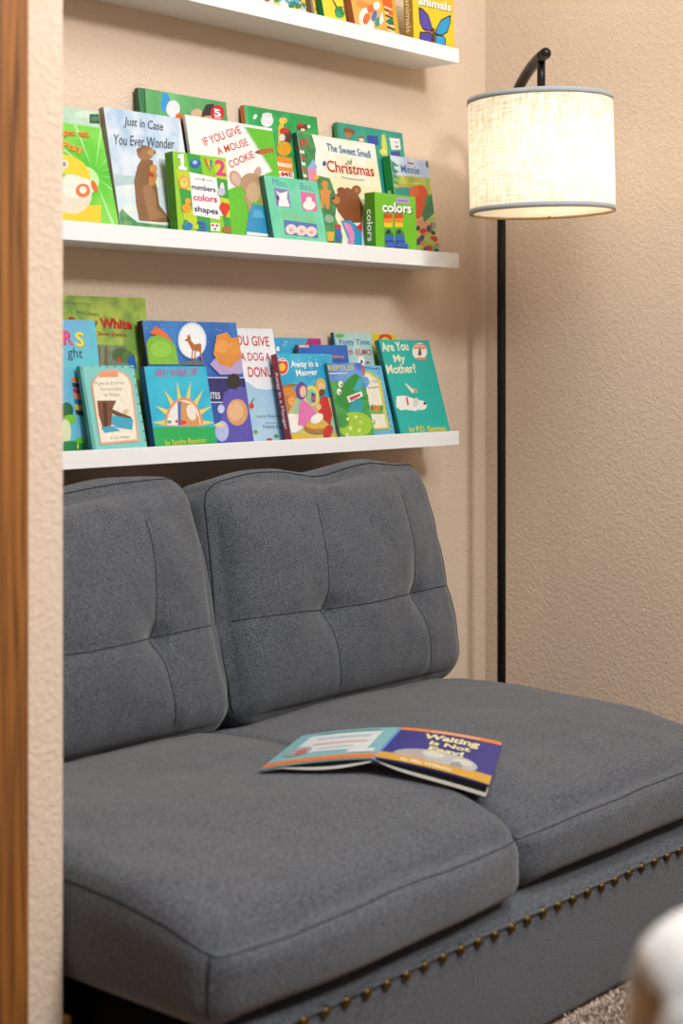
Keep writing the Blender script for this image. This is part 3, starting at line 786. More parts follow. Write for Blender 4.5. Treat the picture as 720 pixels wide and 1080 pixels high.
def a_wake(A):
    A.poly([(70, 335), (495, 335), (560, 700), (110, 700)], mottle('1fb4d8', '35c0dc', 18))
    A.poly([(100, 697), (530, 694), (560, 900), (110, 900)], '1cae58')
    for a_ in range(8):
        t = PI * (a_ + .5) / 8 ; 
        c0, c1 = cos(PI*a_/7), sin(PI*a_/7)
        cx_, cy_ = 352, 670
        tip = (cx_ + 185*c0, cy_ - (248 if 2 <= a_ <= 5 else 225)*c1 - 2)
        q1 = (cx_ + 100*cos(PI*a_/7 + .14), cy_ - 132*sin(PI*a_/7 + .14)); q2 = (cx_ + 100*cos(PI*a_/7 - .14), cy_ - 132*sin(PI*a_/7 - .14))
        A.poly([q1, tip, q2], 'e8d568')
    A.poly([(352 + 112*cos(t), 690 - 168*sin(t)) for t in (PI*k/16 for k in range(17))], 'e8966a')
    A.poly([(352 + 98*cos(t), 684 - 146*sin(t)) for t in (PI*k/16 for k in range(17))], 'f0ede8')
    A.poly([(318, 684), (316, 548), (345, 542), (352, 684)], '3f6fb8'); A.poly([(335, 684), (335, 545), (395, 560), (440, 640), (444, 684)], 'd99a5c'); A.ell(395, 610, 26, 48, 'efe9de', -15)
    A.ell(348, 668, 20, 12, 'd8433b'); A.ell(268, 665, 12, 10, '3faa6d'); A.ell(310, 662, 9, 8, 'd8433b')
    A.text('HEY! WAKE UP!', 190, 402, 438, 392, 46, 'd8559a', .004)
    A.text('by Sandra Boynton', 245, 802, 482, 786, 34, 'e6e14e', .008)
book(2, (152, 386), (217, 387), 2.390, 12, .016, 'square board book, cyan over green, with a rising sun and pink title',
     '22b4d8', '2b7aa8', a_wake, O5, hard=False, group=GL)
def a_donut(A):
    A.poly([(0, 0), (345, 38), (420, 720), (0, 720)], 'f1f4f8')
    A.poly([(150, 330), (200, 350), (250, 385), (320, 395), (400, 370), (420, 720), (150, 720)], mottle('a9d0ec', 'b8daf0', 12))
    A.text('IF YOU GIVE', 50, 128, 328, 140, 60, 'cf2a32', .014)
    A.text('A DOG A', 160, 224, 335, 224, 50, 'cf2a32', .014); A.text('DONUT', 205, 318, 375, 318, 60, 'cf2a32', .014)
    A.ell(222, 488, 14, 18, 'd8442a'); A.poly([(215, 470), (235, 440), (240, 445), (222, 472)], '3f7a3a')
    A.text('Laura Numeroff', 248, 556, 420, 556, 20, '3c5a74'); A.text('Felicia Bond', 290, 618, 420, 618, 20, '3c5a74')
    A.text('illustrated by', 300, 590, 390, 590, 8, '3c5a74'); A.ell(325, 690, 18, 14, 'c8402c'); A.ell(245, 640, 14, 12, '7cae4c'); A.ell(365, 665, 12, 10, '5c9a4c')
book(2, (215, 344), (287.5, 348), 2.438, 11, .006, 'white and light blue picture book with red handwriting, behind the bedtime storybook',
     'f0f3f7', 'dfe3e8', a_donut, Q5, group=GL)
def a_zzz(A):
    A.poly([(340, 80), (628, 95), (640, 300), (340, 300)], mottle('2a9fd4', '44b0dc', 12))
    A.poly([(555, 92), (628, 96), (634, 142), (535, 136)], 'b42a78'); A.text('Z', 402, 132, 434, 138, 28, '9fdcf0', .0, .2); A.text('1', 368, 165, 384, 168, 26, 'ffffff', .02)
book(2, (289, 355.5), (338, 357.5), 2.472, 5, .005, 'bright blue book with a magenta corner, rearmost behind the nativity book',
     '2c9fd2', '2a7fb4', a_zzz, Q5, group=GL)
H0 = (270, 340, 6.0)
def a_nick(A):
    A.poly([(255, 130), (590, 140), (620, 500), (255, 500)], mottle('2059b4', '2a6ac4', 12))
    A.poly([(270, 136), (333, 137), (336, 160), (270, 159)], 'f08a2c'); A.text('nick jr', 274, 155, 330, 156, 12, 'ffffff', .02)
    A.text('foundations', 390, 222, 556, 226, 22, 'f0852c', .02)
book(2, (314, 363), (366, 364.5), 2.437, 9, .011, 'royal blue book with small orange lettering, behind the reptile book',
     '2059b4', '6e4a3a', a_nick, H0, group=GL)
def a_manger(A):
    A.poly([(325, 170), (700, 180), (720, 450), (345, 450)], mottle('1ea5d2', '45bfdc', 10))
    for i in range(16): 
        x_, y_ = random.uniform(335, 700), random.uniform(185, 360); A.ell(x_, y_, 4, 4, 'bfe8f0', 0, 6)
    A.poly([(360, 440), (720, 440), (720, 700), (420, 700)], mottle('e0c24c', '8fc8a8', 12))
    A.ell(400, 258, 38, 50, 'f3efe6'); A.ell(400, 258, 34, 45, 'd8352c'); A.ell(400, 262, 20, 24, 'f0c23c'); A.ell(400, 224, 22, 4, 'f6e8e4', 5)
    A.text('Away in a', 452, 262, 612, 258, 38, 'ffffff', .02); A.text('Manger', 484, 314, 608, 306, 38, 'ffffff', .02)
    A.ell(420, 430, 62, 60, 'd98a3c'); A.poly([(370, 420), (400, 540), (430, 540), (480, 440)], 'c87a30'); A.ell(440, 370, 44, 10, 'a86a30', -8); A.ell(455, 460, 22, 26, 'eba85c')
    A.ell(455, 590, 70, 56, 'f5f2ec'); A.ell(490, 560, 24, 22, 'f0e8dc')
    A.ell(568, 430, 46, 60, 'efd96a'); A.ell(568, 435, 32, 44, '8fc6a0')
    A.poly([(490, 600), (500, 480), (520, 450), (560, 480), (600, 530), (570, 620)], 'e276b4'); A.ell(512, 400, 34, 52, '6b3d9c'); A.ell(520, 405, 20, 34, 'edc49c')
    A.poly([(570, 410), (590, 420), (592, 470), (568, 462)], '2f4fa0'); A.ell(580, 445, 9, 14, 'e04a5c')
    A.poly([(610, 540), (620, 440), (660, 430), (690, 540), (680, 600)], 'c8302c'); A.ell(622, 370, 30, 44, 'e0b84c'); A.ell(626, 380, 18, 28, 'edc49c'); A.ell(630, 410, 18, 20, '6a4426')
    A.ell(600, 620, 74, 34, 'b07a3c'); A.ell(600, 600, 66, 24, 'dcb04c'); A.ell(600, 562, 40, 26, 'f6f2ea', -30); A.ell(610, 495, 16, 18, 'edc49c')
    A.poly([(420, 660), (480, 650), (560, 665), (720, 650), (720, 700), (420, 700)], 'e8bd3c'); A.ell(665, 640, 26, 44, 'c8302c', 20)
book(2, (291.5, 373), (349, 373), 2.398, 13.5, .018, 'nativity picture book with a red spine and white lettering on blue',
     '28a8d4', 'a82838', a_manger, Q5, hard=False, group=GL, spine_art=('Away in a Manger', 'f4e6e6', .62))
def a_rep(A):
    A.poly([(50, 215), (225, 220), (260, 380), (60, 380)], mottle('4a63c0', '6fa0dc', 16))
    A.poly([(55, 300), (230, 330), (320, 570), (100, 570)], mottle('35984a', '4fae54', 25))
    A.text('REPTILES', 70, 258, 184, 254, 24, 'd8d23c', .015); A.poly([(64, 269), (152, 266), (152, 271), (64, 274)], 'd8dce8')
    A.poly([(95, 400), (120, 330), (160, 290), (190, 270), (215, 290), (205, 340), (170, 355), (160, 385), (210, 365), (222, 380), (200, 430), (150, 440)], '2f8f3c')
    A.poly([(175, 345), (205, 290), (222, 300), (215, 350)], '3cb0b8'); A.poly([(150, 375), (215, 350), (222, 372), (160, 402)], 'f2f0ea'); A.poly([(160, 378), (208, 360), (212, 370), (168, 394)], 'c84a50')
    A.ell(122, 318, 14, 20, '4aa852'); A.ell(122, 318, 10, 15, 'f4f4ee'); A.ell(125, 322, 4, 6, 'c8402c'); A.ell(115, 355, 14, 18, '4aa852'); A.ell(115, 352, 10, 14, 'f4f4ee'); A.ell(118, 356, 4, 6, 'c8402c')
    A.ell(190, 430, 30, 50, '2aa0a8', 20); A.ell(185, 500, 80, 58, '9fca3c'); A.ell(130, 480, 30, 34, '3c9a44')
    for x_, y_ in ((155, 475), (190, 465), (210, 490), (165, 515), (205, 525), (150, 545)): A.ell(x_, y_, 8, 9, 'd8e88c')
    for x_, y_ in ((160, 478), (208, 492)): A.ell(x_, y_, 3, 4, 'c8402c')
    A.ell(240, 375, 20, 12, '35984a', -20)
book(2, (344.5, 382.5), (381, 383), 2.385, 14, .007, 'reptile picture book with a laughing green crocodile, front row of the lowest ledge',
     '4f86a8', '5f7a68', a_rep, F4, hard=False, group=GL)
def a_tales(A):
    A.poly([(180, 228), (300, 232), (370, 570), (200, 570)], mottle('5fb4dc', '78c0e0', 18))
    for i in range(12): A.ell(285 + 6*i, 245 + 26*i, 3, 3, '2f6f9c'); A.ell(205 + 8*i, 240 + i, 3, 3, '2f6f9c')
    A.poly([(150, 262), (250, 262), (300, 300), (340, 520), (170, 525)], 'd3cf4c'); A.poly([(150, 272), (245, 272), (288, 305), (328, 512), (170, 517)], 'f0ead8')
    A.text('Fairy Tales', 236, 316, 288, 312, 14, '8f8a80'); A.poly([(244, 332), (290, 328), (290, 336), (244, 340)], 'b8b2a6')
    for x_, c_ in ((245, 'a85a2c'), (262, '4f8a3c'), (276, 'e07a2c'), (290, 'c8922c'), (303, '5f9a3c')): A.ell(x_, 425 + (x_-245)*.05, 8, 16, c_)
    A.poly([(232, 440), (312, 440), (314, 452), (234, 452)], '7fae4c'); A.ell(255, 490, 22, 14, '9fc85c'); A.ell(262, 486, 6, 6, 'ffffff')
    A.ell(215, 265, 14, 30, 'd8453c'); A.ell(232, 310, 16, 24, '5fa8e0')
book(2, (372, 384.5), (402, 386.5), 2.402, 15, .008, 'pale blue hardcover with a cream panel, between the crocodile book and the turquoise book',
     '66b8dc', '3a7aa4', a_tales, F4, group=GL)
def a_potty(A):
    A.poly([(90, 80), (262, 90), (300, 400), (120, 400)], mottle('a8d4d2', 'bfe0d8', 16))
    A.poly([(80, 82), (92, 82), (125, 250), (112, 250)], '5fa6b8')
    A.ell(118, 102, 22, 9, '78b84c'); A.text('Potty Time', 118, 142, 254, 142, 26, '2a63b4', .015)
    A.text('with ELMO', 130, 185, 262, 188, 26, 'c82e3c', .015)
    A.ell(215, 215, 16, 22, 'f4f4f4'); A.ell(216, 218, 5, 7, '222222'); A.ell(243, 222, 10, 5, 'd8442a')
    A.poly([(195, 225), (235, 240), (232, 300), (205, 290)], 'd8382c')
book(2, (351.5, 350), (391.5, 351.5), 2.452, 9, .010, 'pale aqua toddler book with blue lettering, behind the reptile book at its right',
     'acd6d2', '1d4f74', a_potty, F4, group=GL)
def a_yel(A):
    A.ell(322, 118, 30, 26, 'd8432c'); A.ell(322, 122, 18, 14, 'f0e04c')
book(2, (386, 351.5), (417, 353), 2.468, 8, .004, 'yellow book with a red circle, peeking out behind the turquoise book',
     'f0d02c', 'd8b82c', a_yel, F4, group=GL)
def a_mother(A):
    A.poly([(280, 108), (292, 110), (400, 540), (380, 540)], '16a89e')
    A.ell(476, 172, 33, 38, 'f2efe4'); A.ell(476, 172, 29, 34, 'f7f3ea'); A.poly([(452, 140), (500, 140), (504, 162), (448, 160)], 'e8896a')
    A.text('BEGINNER', 452, 150, 498, 153, 6, 'ffffff', .01); A.poly([(468, 190), (472, 160), (480, 160), (484, 190)], '4a4a4a'); A.poly([(462, 198), (504, 200), (506, 210), (464, 208)], 'e8896a')
    A.text('Are You', 310, 172, 428, 166, 42, 'f6f1cf', .022); A.text('My', 362, 220, 414, 218, 34, 'f6f1cf', .022); A.text('Mother?', 332, 272, 462, 266, 42, 'f6f1cf', .022)
    # a plain white puppy, lying down
    A.poly([(372, 372), (410, 370), (455, 385), (470, 402), (462, 440), (410, 432), (392, 436), (370, 420)], 'f1f1ec'); A.ell(478, 412, 30, 22, 'f1f1ec', 10); A.ell(498, 405, 7, 6, '1a1a1a')
    A.ell(458, 400, 12, 22, 'd8d8d0', 10); A.poly([(412, 378), (420, 376), (428, 412), (420, 414)], 'd8532c')
    A.poly([(408, 318), (414, 314), (440, 338), (462, 340), (464, 356), (440, 358)], 'e8e4d8'); A.ell(455, 348, 7, 8, 'c9a24c')
    A.text('by P.D. Eastman', 430, 532, 595, 528, 26, 'f0e23c', .02)
book(2, (399, 357), (452, 360), 2.390, 17, .015, 'turquoise hardcover asking about mother, leaning at the right end of the lowest ledge',
     '17b5aa', '127a7a', a_mother, F4, group=GL, spine_art=('Are You My Mother?', '10343a', .6))

# ---- top ledge (only the feet of the covers show) ----------------------------
def foot(xb, dx=14): 
    return (xb - dx, 53 - .245*(484 - xb) - 82)
def a_t1(A):
    for i in range(46):
        x_ = random.uniform(-120, 270); y_ = random.uniform(-60, 90)
        A.ell(x_, y_, random.uniform(12, 30), random.uniform(8, 24), random.choice(['e06a24', 'd8d8d0', '2a8f6a', '4fb0d8', 'f0d24c', '3c9a44', 'f2f2ee', 'c8402c']), random.uniform(0, 90), 7)
book(0, foot(262), foot(324), 2.405, 12, .008, 'colourful splashed picture book at the left of the visible top ledge', 'f0efe6', 'e0ddd2', a_t1, H6, h=.21, group=GT)
def a_t2(A):
    A.text('blue', 288, 58, 340, 66, 26, '26323c', .01)
book(0, foot(329, 10), foot(346, 10), 2.418, 12, .008, 'narrow yellow book with dark handwriting, between the splashed and frog covers', 'f2d93a', 'd8c8b0', a_t2, H6, h=.18, group=GT)
def a_t3(A):
    A.ell(462, 70, 26, 30, '1f8a58'); A.ell(470, 92, 30, 22, '2aa56a'); A.poly([(420, 0), (430, 0), (455, 45), (445, 50)], '5a4a3a')
    for k in range(4): A.poly([(470, 40 + 14*k), (505, 44 + 14*k), (505, 49 + 14*k), (470, 45 + 14*k)], '17201c')
book(0, foot(343), foot(366), 2.396, 12, .016, 'yellow picture book with a green frog and a green spine', 'f3dc3a', '1f8f4c', a_t3, H6, h=.19, group=GT)
def a_t4(A):
    for x_, y_, rx, ry, c_ in ((20, 110, 30, 60, 'f4efe6'), (50, 170, 46, 40, 'f4efe6'), (40, 130, 22, 40, 'e0703a'), (70, 60, 26, 30, 'e0703a'), (95, 110, 16, 40, '5a6fc0'), (120, 150, 20, 34, '2f9f78'), (150, 120, 16, 50, 'f4efe6'), (10, 30, 40, 24, 'e8924c'), (110, 40, 22, 30, 'f4efe6')):
        A.ell(x_, y_, rx, ry, c_, 15)
book(0, foot(374), foot(406), 2.390, 13, .018, 'orange picture book with white figures, beside the yellow frog cover', 'eeb254', 'c46a34', a_t4, G6, h=.2, group=GT)
def a_t5(A):
    A.poly([(140, -40), (210, -40), (222, 60), (160, 60)], 'e8662c')
    for k in range(9): A.poly([(162 + 3*k, 40 + 20*k), (215 + 3*k, 62 + 20*k), (215 + 3*k, 72 + 20*k), (162 + 3*k, 50 + 20*k)], '17181c' if k % 2 else 'f2efe6')
    A.poly([(185, 60), (225, 80), (225, 110), (195, 100)], 'e8662c'); A.ell(205, 150, 22, 22, '1f7f58')
book(0, foot(404), foot(423), 2.412, 11, .008, 'yellow book with black and white stripes, just left of the butterfly book', 'e8b93a', 'e0a02c', a_t5, G6, h=.2, group=GT)
def a_t6(A):
    A.text('animals', 402, 32, 632, 84, 56, '8a7a1c', .04); A.text('animals', 398, 26, 628, 78, 56, 'ffffff', .03)
    A.ell(545, -15, 60, 16, 'e08a9c')
    def wing(pts, c_, k=1.0):
        cx_ = sum(p[0] for p in pts)/len(pts); cy_ = sum(p[1] for p in pts)/len(pts)
        A.poly([(cx_ + (x_-cx_)*k, cy_ + (y_-cy_)*k) for x_, y_ in pts], c_)
    lw = [(400, 48), (430, 60), (470, 105), (500, 205), (490, 225), (430, 205), (408, 160), (402, 90)]
    rw = [(625, 105), (608, 108), (555, 135), (520, 200), (510, 240), (560, 250), (600, 225), (620, 160)]
    ll = [(408, 218), (480, 222), (502, 240), (490, 330), (420, 330), (406, 280)]
    rl = [(515, 240), (575, 250), (590, 270), (584, 330), (510, 330)]
    for w_, c_ in ((lw, '5548b4'), (rw, '1f9fdc'), (ll, '4a45a8'), (rl, '2aa8e0')):
        wing(w_, '2a1f24', 1.0); wing(w_, c_, .84)
    A.ell(503, 245, 9, 55, '5a3424'); A.poly([(480, 215), (440, 212), (440, 218), (485, 224)], 'd8784c')
b_an = book(0, (434, -30), (477, -20), 2.386, 2.5, .028, 'yellow board book titled animals with a blue butterfly, rightmost on the top ledge',
     'eed22c', 'b79a2a', a_t6, G6, hard=False, h=.165, group=GT, spine_art=('animals', 'e8e0d0', .5))
BULB = 50.0
AMB = .12
EXPO = -0.08
LIGHTS = [
    ('ceiling_light', (1.95, -.85, 2.98), (2.4, 2.4, .9), .5, .45, 84, (1, .99, .98)),
    ('ceiling_bounce', (2.2, .9, 3.0), (2.3, 1.2, 0), 1.2, 1.0, 40, (1, .99, .97)),
    ('chair_fill', (1.0, -.3, 2.95), (.95, .4, .6), .9, .8, 34, (.93, .97, 1)),  # unseen fill added overhead to brighten the chair and its cover
]

# ------------------------------------------------------------------ open book lying on the seat
seat_trees = []
for cu in SEATS:
    bm = cu.mesh(48, 56, 12); seat_trees.append(BVHTree.FromBMesh(bm)); bm.free()
def seat_z(x, y):
    best = .3
    for t_ in seat_trees:
        r_ = t_.ray_cast(Vector((x, y, 1)), Vector((0, 0, -1)))
        if r_[0] is not None: best = max(best, r_[0].z)
    return best
def on_z(px, py, z):
    d = ray(px, py); return EYE + d * ((z - EYE.z) / d.z)
top_s = on_z(423, 767, .442); bot_s = on_z(394, 799, .442)      # the two ends of the spine ridge
fr_o = on_z(530, 783, .415); fb_o = on_z(516, 829, .415)        # outer corners, front cover
bt_o = on_z(318, 776, .405); bb_o = on_z(274, 811, .405)        # outer corners, back cover
def clear(pa, pb, za, zb):       # lift the outer edge until the board clears the crowned seat
    for _ in range(6):
        qa, qb = on_z(*pa, za), on_z(*pb, zb); need = 0
        for i in range(1, 11):
            for j in range(11):
                p = top_s.lerp(qa, i/10).lerp(bot_s.lerp(qb, i/10), j/10)
                need = max(need, (seat_z(p.x, p.y) + .0095 - p.z) / max(.4, i/10))
        za += need; zb += need
        if need < .0002: break
    return on_z(*pa, za), on_z(*pb, zb)
fr_o, fb_o = clear((530, 783), (516, 829), .395, .395)
bt_o, bb_o = clear((318, 776), (274, 811), .395, .395)
ob = empty('open_picture_book', (top_s + bot_s) / 2 - Vector((0, 0, .04)))
tag(ob, 'open picture book lying face down across the gap between the seat cushions', 'book')
def quad_pt(c, a, b_): # c: [inner top, outer top, inner bottom, outer bottom]; a across 0..1, b along 0..1
    t0 = c[0].lerp(c[1], a); t1 = c[2].lerp(c[3], a); return t0.lerp(t1, b_)
def panel(corners, sag, thick, mats, name, arts):
    """board with a slight bow; returns function giving surface points"""
    n = 14
    def f(a, b_, dz=0):
        p = quad_pt(corners, a, b_)
        z0 = max(p.z, seat_z(p.x, p.y) + .008)
        p.z = z0 + sag * 4 * a * (1 - a) + dz
        return p
    bm = bmesh.new(); g = {}
    for i in range(n + 1):
        for j in range(n + 1):
            g[i, j, 1] = bm.verts.new(f(i/n, j/n)); g[i, j, 0] = bm.verts.new(f(i/n, j/n, -thick))
    for i in range(n):
        for j in range(n):
            bm.faces.new((g[i,j,1], g[i+1,j,1], g[i+1,j+1,1], g[i,j+1,1])); bm.faces.new((g[i,j,0], g[i,j+1,0], g[i+1,j+1,0], g[i+1,j,0]))
    for i in range(n):
        bm.faces.new((g[i,0,1], g[i,0,0], g[i+1,0,0], g[i+1,0,1])); bm.faces.new((g[i,n,1], g[i+1,n,1], g[i+1,n,0], g[i,n,0]))
        bm.faces.new((g[0,i,1], g[0,i+1,1], g[0,i+1,0], g[0,i,0])); bm.faces.new((g[n,i,1], g[n,i,0], g[n,i+1,0], g[n,i+1,1]))
    o = obj(name, bm, mats, ob); o.matrix_parent_inverse = Matrix.Translation(-ob.location)
    return o, f
class Print3:
    def __init__(s, f): s.f = f; s.lay = 0; s.parts = {'illustration': ([], [], [], [])}; s.lines = []
    def add(s, kind, pts, faces, col):
        s.lay += 1
        V, Fs, M, I = s.parts[kind]; m = mat(ink(col), .4, var=.04)
        if m not in M: M.append(m)
        k = len(V); V += [tuple(s.f(min(.995, max(.005, a)), min(.995, max(.005, b_)), .0004 + .0001*s.lay)) for a, b_ in pts]
        Fs += [tuple(i + k for i in q) for q in faces]; I += [M.index(m)] * len(faces)
    def rect(s, a0, b0, a1, b1, col, n=12):
        pts, fs = [], []
        for i in range(n+1):
            a = a0 + (a1-a0)*i/n
            for j in range(n+1): pts.append((a, b0 + (b1-b0)*j/n))
        for i in range(n):
            for j in range(n): fs.append((i*(n+1)+j, (i+1)*(n+1)+j, (i+1)*(n+1)+j+1, i*(n+1)+j+1))
        s.add('illustration', pts, fs, col)
    def ell(s, ca, cb, ra, rb, col, n=20):
        pts = [(ca, cb)]; fs = []
        for q in (.33, .66, 1):
            pts += [(ca + ra*q*cos(2*PI*k/n), cb + rb*q*sin(2*PI*k/n)) for k in range(n)]
        fs = [(0, 1+k, 1+(k+1) % n) for k in range(n)]
        for q in (0, 1): fs += [(1+q*n+k, 1+(q+1)*n+k, 1+(q+1)*n+(k+1) % n, 1+q*n+(k+1) % n) for k in range(n)]
        s.add('illustration', pts, fs, col)
    def text(s, txt, a0, a1, b_, hb, col, bold=.02, slope=0):
        vs, fs = glyphs(txt, bold); mn = min(v.x for v in vs); mx = max(v.x for v in vs)
        s.lay += 1
        s.lines.append(([s.f(min(.995, max(.005, a0 + (a1-a0)*(v.x-mn)/(mx-mn))), min(.995, max(.005, b_ - v.y/CAP*hb)), .0004 + .0001*s.lay) for v in vs], fs, col))
    def build(s, parent):
        text_objects(s.lines, parent)
        for kind, (V, Fs, M, I) in s.parts.items():
            if not V: continue
            me = bpy.data.meshes.new(kind); me.from_pydata(V, [], Fs)
            for m in M: me.materials.append(m)
            for p, i in zip(me.polygons, I): p.material_index = i
            o = bpy.data.objects.new(kind, me); C.objects.link(o); o.parent = parent
            o.matrix_parent_inverse = Matrix()
fc, ff = panel([top_s, fr_o, bot_s, fb_o], .004, .0025, mat(ink('2b2f8a'), .35), 'front_cover', None)
fc['label'] = 'royal blue front cover with cream title'
P3 = Print3(ff)
P3.rect(0, 0, 1, .09, 'e8843a'); P3.rect(0, .80, 1, 1, 'd8a63a'); 
P3.text('An ELEPHANT & PIGGIE Book', .30, .78, .075, .05, 'f6ead8', .01)
P3.text('Waiting', .27, .80, .27, .14, 'efe6a8', .04); P3.text('Is Not', .36, .74, .42, .105, 'efe6a8', .04); P3.text('Easy!', .38, .70, .57, .11, 'efe6a8', .04)
P3.ell(.48, .78, .36, .22, 'a9adb0'); P3.ell(.30, .80, .15, .15, 'b9a9a6'); P3.ell(.62, .74, .24, .17, 'b9bdc0'); P3.ell(.45, .66, .10, .08, 'd8d8c8'); P3.ell(.72, .70, .09, .07, 'd8d8c8')
P3.ell(.68, .84, .06, .13, '9a9ea2')
P3.rect(0, .84, 1, 1, 'd8a63a'); P3.text('by Mo Willems', .22, .66, .95, .07, 'f6ead8', .02)
P3.build(fc)
bc, fb = panel([top_s, bt_o, bot_s, bb_o], .004, .0025, mat(ink('8cc4cc'), .35), 'back_cover', None)
bc['label'] = 'pale teal back cover with white text panel'
P3 = Print3(fb)
P3.rect(0, .87, 1, 1, 'ee7f2c'); P3.rect(.14, .13, .86, .70, 'e6eef0'); P3.rect(.18, .055, .78, .09, '6fb0a4')
P3.rect(.22, .24, .74, .30, 'b9c9e0'); P3.rect(.20, .42, .72, .48, 'e8b9a8'); P3.rect(.30, .58, .62, .62, 'b9c9e0')
P3.ell(.80, .62, .12, .14, 'a9adb0'); P3.ell(.76, .66, .05, .08, 'd86a6a'); P3.rect(.06, .72, .30, .82, 'f2f2f2')
P3.build(bc)
bm = bmesh.new()                    # rounded spine between the covers
tube(bm, [top_s.lerp(bot_s, k/8) + Vector((0, 0, -.0035)) for k in range(9)], .0042, 10)
o = obj('spine', bm, mat('5b86c4', .4), ob, smooth=True); o.matrix_parent_inverse = Matrix.Translation(-ob.location)
for f_, kind_ in ((ff, 'front'), (fb, 'back')):
    n = 18
    def gap(a): return (.013 * (1 - math.exp(-a*5)) if kind_ == 'front' else .0085 * math.sin(PI * min(1, a*1.15 + .05)) + .001)
    def lay(a, b_, d_, lift):
        p = f_(a, b_, -.0028); p.z = max(p.z - d_, seat_z(p.x, p.y) + lift); return p
    # the leaf hanging open beneath the cover, dark printed, and the rest of the leaves below it
    for nm, d0, d1, l0, l1, m_, bb_ in (('end_leaf', 0, 1, .006, .0052, mat('18221e', .6), .975), ('page_block', 1, 1.28, .0048, .0012, page, .99)):
        bm = bmesh.new(); g = {}
        for i in range(n + 1):
            a = .015 + .95*i/n
            for j in range(n + 1):
                b_ = .02 + (bb_ - .02)*j/n
                hi_ = lay(a, b_, gap(a)*d0, l0) if d0 else f_(a, b_, -.0028)
                lo_ = lay(a, b_, gap(a)*d1 + (.0015 if d0 else 0), l1)
                lo_.z = min(lo_.z, hi_.z - .0006)
                g[i, j, 1] = bm.verts.new(hi_); g[i, j, 0] = bm.verts.new(lo_)
        for i in range(n):
            for j in range(n):
                bm.faces.new((g[i,j,1], g[i+1,j,1], g[i+1,j+1,1], g[i,j+1,1])); bm.faces.new((g[i,j,0], g[i,j+1,0], g[i+1,j+1,0], g[i+1,j,0]))
        for i in range(n):
            bm.faces.new((g[i,0,1], g[i,0,0], g[i+1,0,0], g[i+1,0,1])); bm.faces.new((g[i,n,1], g[i+1,n,1], g[i+1,n,0], g[i,n,0]))
            bm.faces.new((g[0,i,1], g[0,i+1,1], g[0,i+1,0], g[0,i,0])); bm.faces.new((g[n,i,1], g[n,i,0], g[n,i+1,0], g[n,i+1,1]))
        o = obj(nm, bm, m_, ob); o.matrix_parent_inverse = Matrix.Translation(-ob.location)

# ------------------------------------------------------------------ floor lamp
iron = mat('17171a', .38, .5, .55)
LX, LY = 3.330, 2.373                 # pole
SX, SY = 3.104, 2.100                 # shade centre
lamp = empty('floor_lamp', (LX, LY, 0))
tag(lamp, 'tall black floor lamp with a glowing linen drum shade in the corner', 'lamp')
def lp(name, bm, m, parent=lamp, **k):
    o = obj(name, bm, m, parent, **k); o.matrix_parent_inverse = Matrix.Translation(-lamp.location); return o
bm = bmesh.new(); lathe(bm, [(.0001, .003), (.108, .003), (.11, .008), (.108, .022), (.03, .027), (.016, .04), (.0001, .04)], 48, LX, LY)
lp('base', bm, iron, smooth=True)
bm = bmesh.new(); tube(bm, [(LX, LY, .03), (LX, LY, .6), (LX, LY, 1.2), (LX, LY, 1.62)], .0112, 16)
lp('pole', bm, iron, smooth=True)
dv = Vector((SX - LX, SY - LY, 0)); L_ = dv.length; dv.normalize()
pts = []
for k in range(21):
    t_ = k / 20
    a = PI * .5 * t_ * 1.0
    pts.append(Vector((LX, LY, 0)) + dv * (L_ + .034) * (1 - cos(a)) ** .9 + Vector((0, 0, 1.60 + .208 * sin(a) ** .9)))
bm = bmesh.new(); tube(bm, pts, [.0118 + .0015*k/20 for k in range(21)], 16)
lp('arm', bm, iron, smooth=True)
e = pts[-1]
bm = bmesh.new(); bmesh.ops.create_uvsphere(bm, u_segments=16, v_segments=10, radius=.0135)
bmesh.ops.translate(bm, verts=bm.verts, vec=e)
lp('arm_end_cap', bm, iron, smooth=True)
hook = Vector((SX, SY, 0))
bm = bmesh.new(); tube(bm, [(SX, SY, 1.800), (SX, SY, 1.72)], .0095, 14); tube(bm, [(SX, SY, 1.722), (SX, SY, 1.60)], .005, 10)
lp('drop_rod', bm, iron, smooth=True)
# shade
shm = bpy.data.materials.new('lit_linen'); shm.use_nodes = True; t = shm.node_tree; t.nodes.clear()
out = t.nodes.new('ShaderNodeOutputMaterial'); df = t.nodes.new('ShaderNodeBsdfDiffuse'); tr = t.nodes.new('ShaderNodeBsdfTranslucent'); mx = t.nodes.new('ShaderNodeMixShader')
g = t.nodes.new('ShaderNodeTexCoord'); rp = t.nodes.new('ShaderNodeValToRGB'); rp.color_ramp.elements[0].position = .38; rp.color_ramp.elements[1].position = .60
rp.color_ramp.elements[0].color = lin('c6b99f'); rp.color_ramp.elements[1].color = lin('f2f0ea')
ns = []
for sc_ in ((26, 26, 520), (330, 330, 22)):
    mp = t.nodes.new('ShaderNodeMapping'); mp.inputs['Scale'].default_value = sc_
    n = t.nodes.new('ShaderNodeTexNoise'); n.inputs['Scale'].default_value = 1; n.inputs['Detail'].default_value = 2
    t.links.new(g.outputs['Object'], mp.inputs['Vector']); t.links.new(mp.outputs[0], n.inputs['Vector']); ns.append(n)
md = t.nodes.new('ShaderNodeMath'); md.operation = 'ADD'; m2 = t.nodes.new('ShaderNodeMath'); m2.operation = 'MULTIPLY'; m2.inputs[1].default_value = .5
t.links.new(ns[0].outputs['Fac'], md.inputs[0]); t.links.new(ns[1].outputs['Fac'], md.inputs[1]); t.links.new(md.outputs[0], m2.inputs[0])
t.links.new(m2.outputs[0], rp.inputs['Fac'])
for s_ in (df, tr): t.links.new(rp.outputs['Color'], s_.inputs['Color'])
mx.inputs[0].default_value = .48
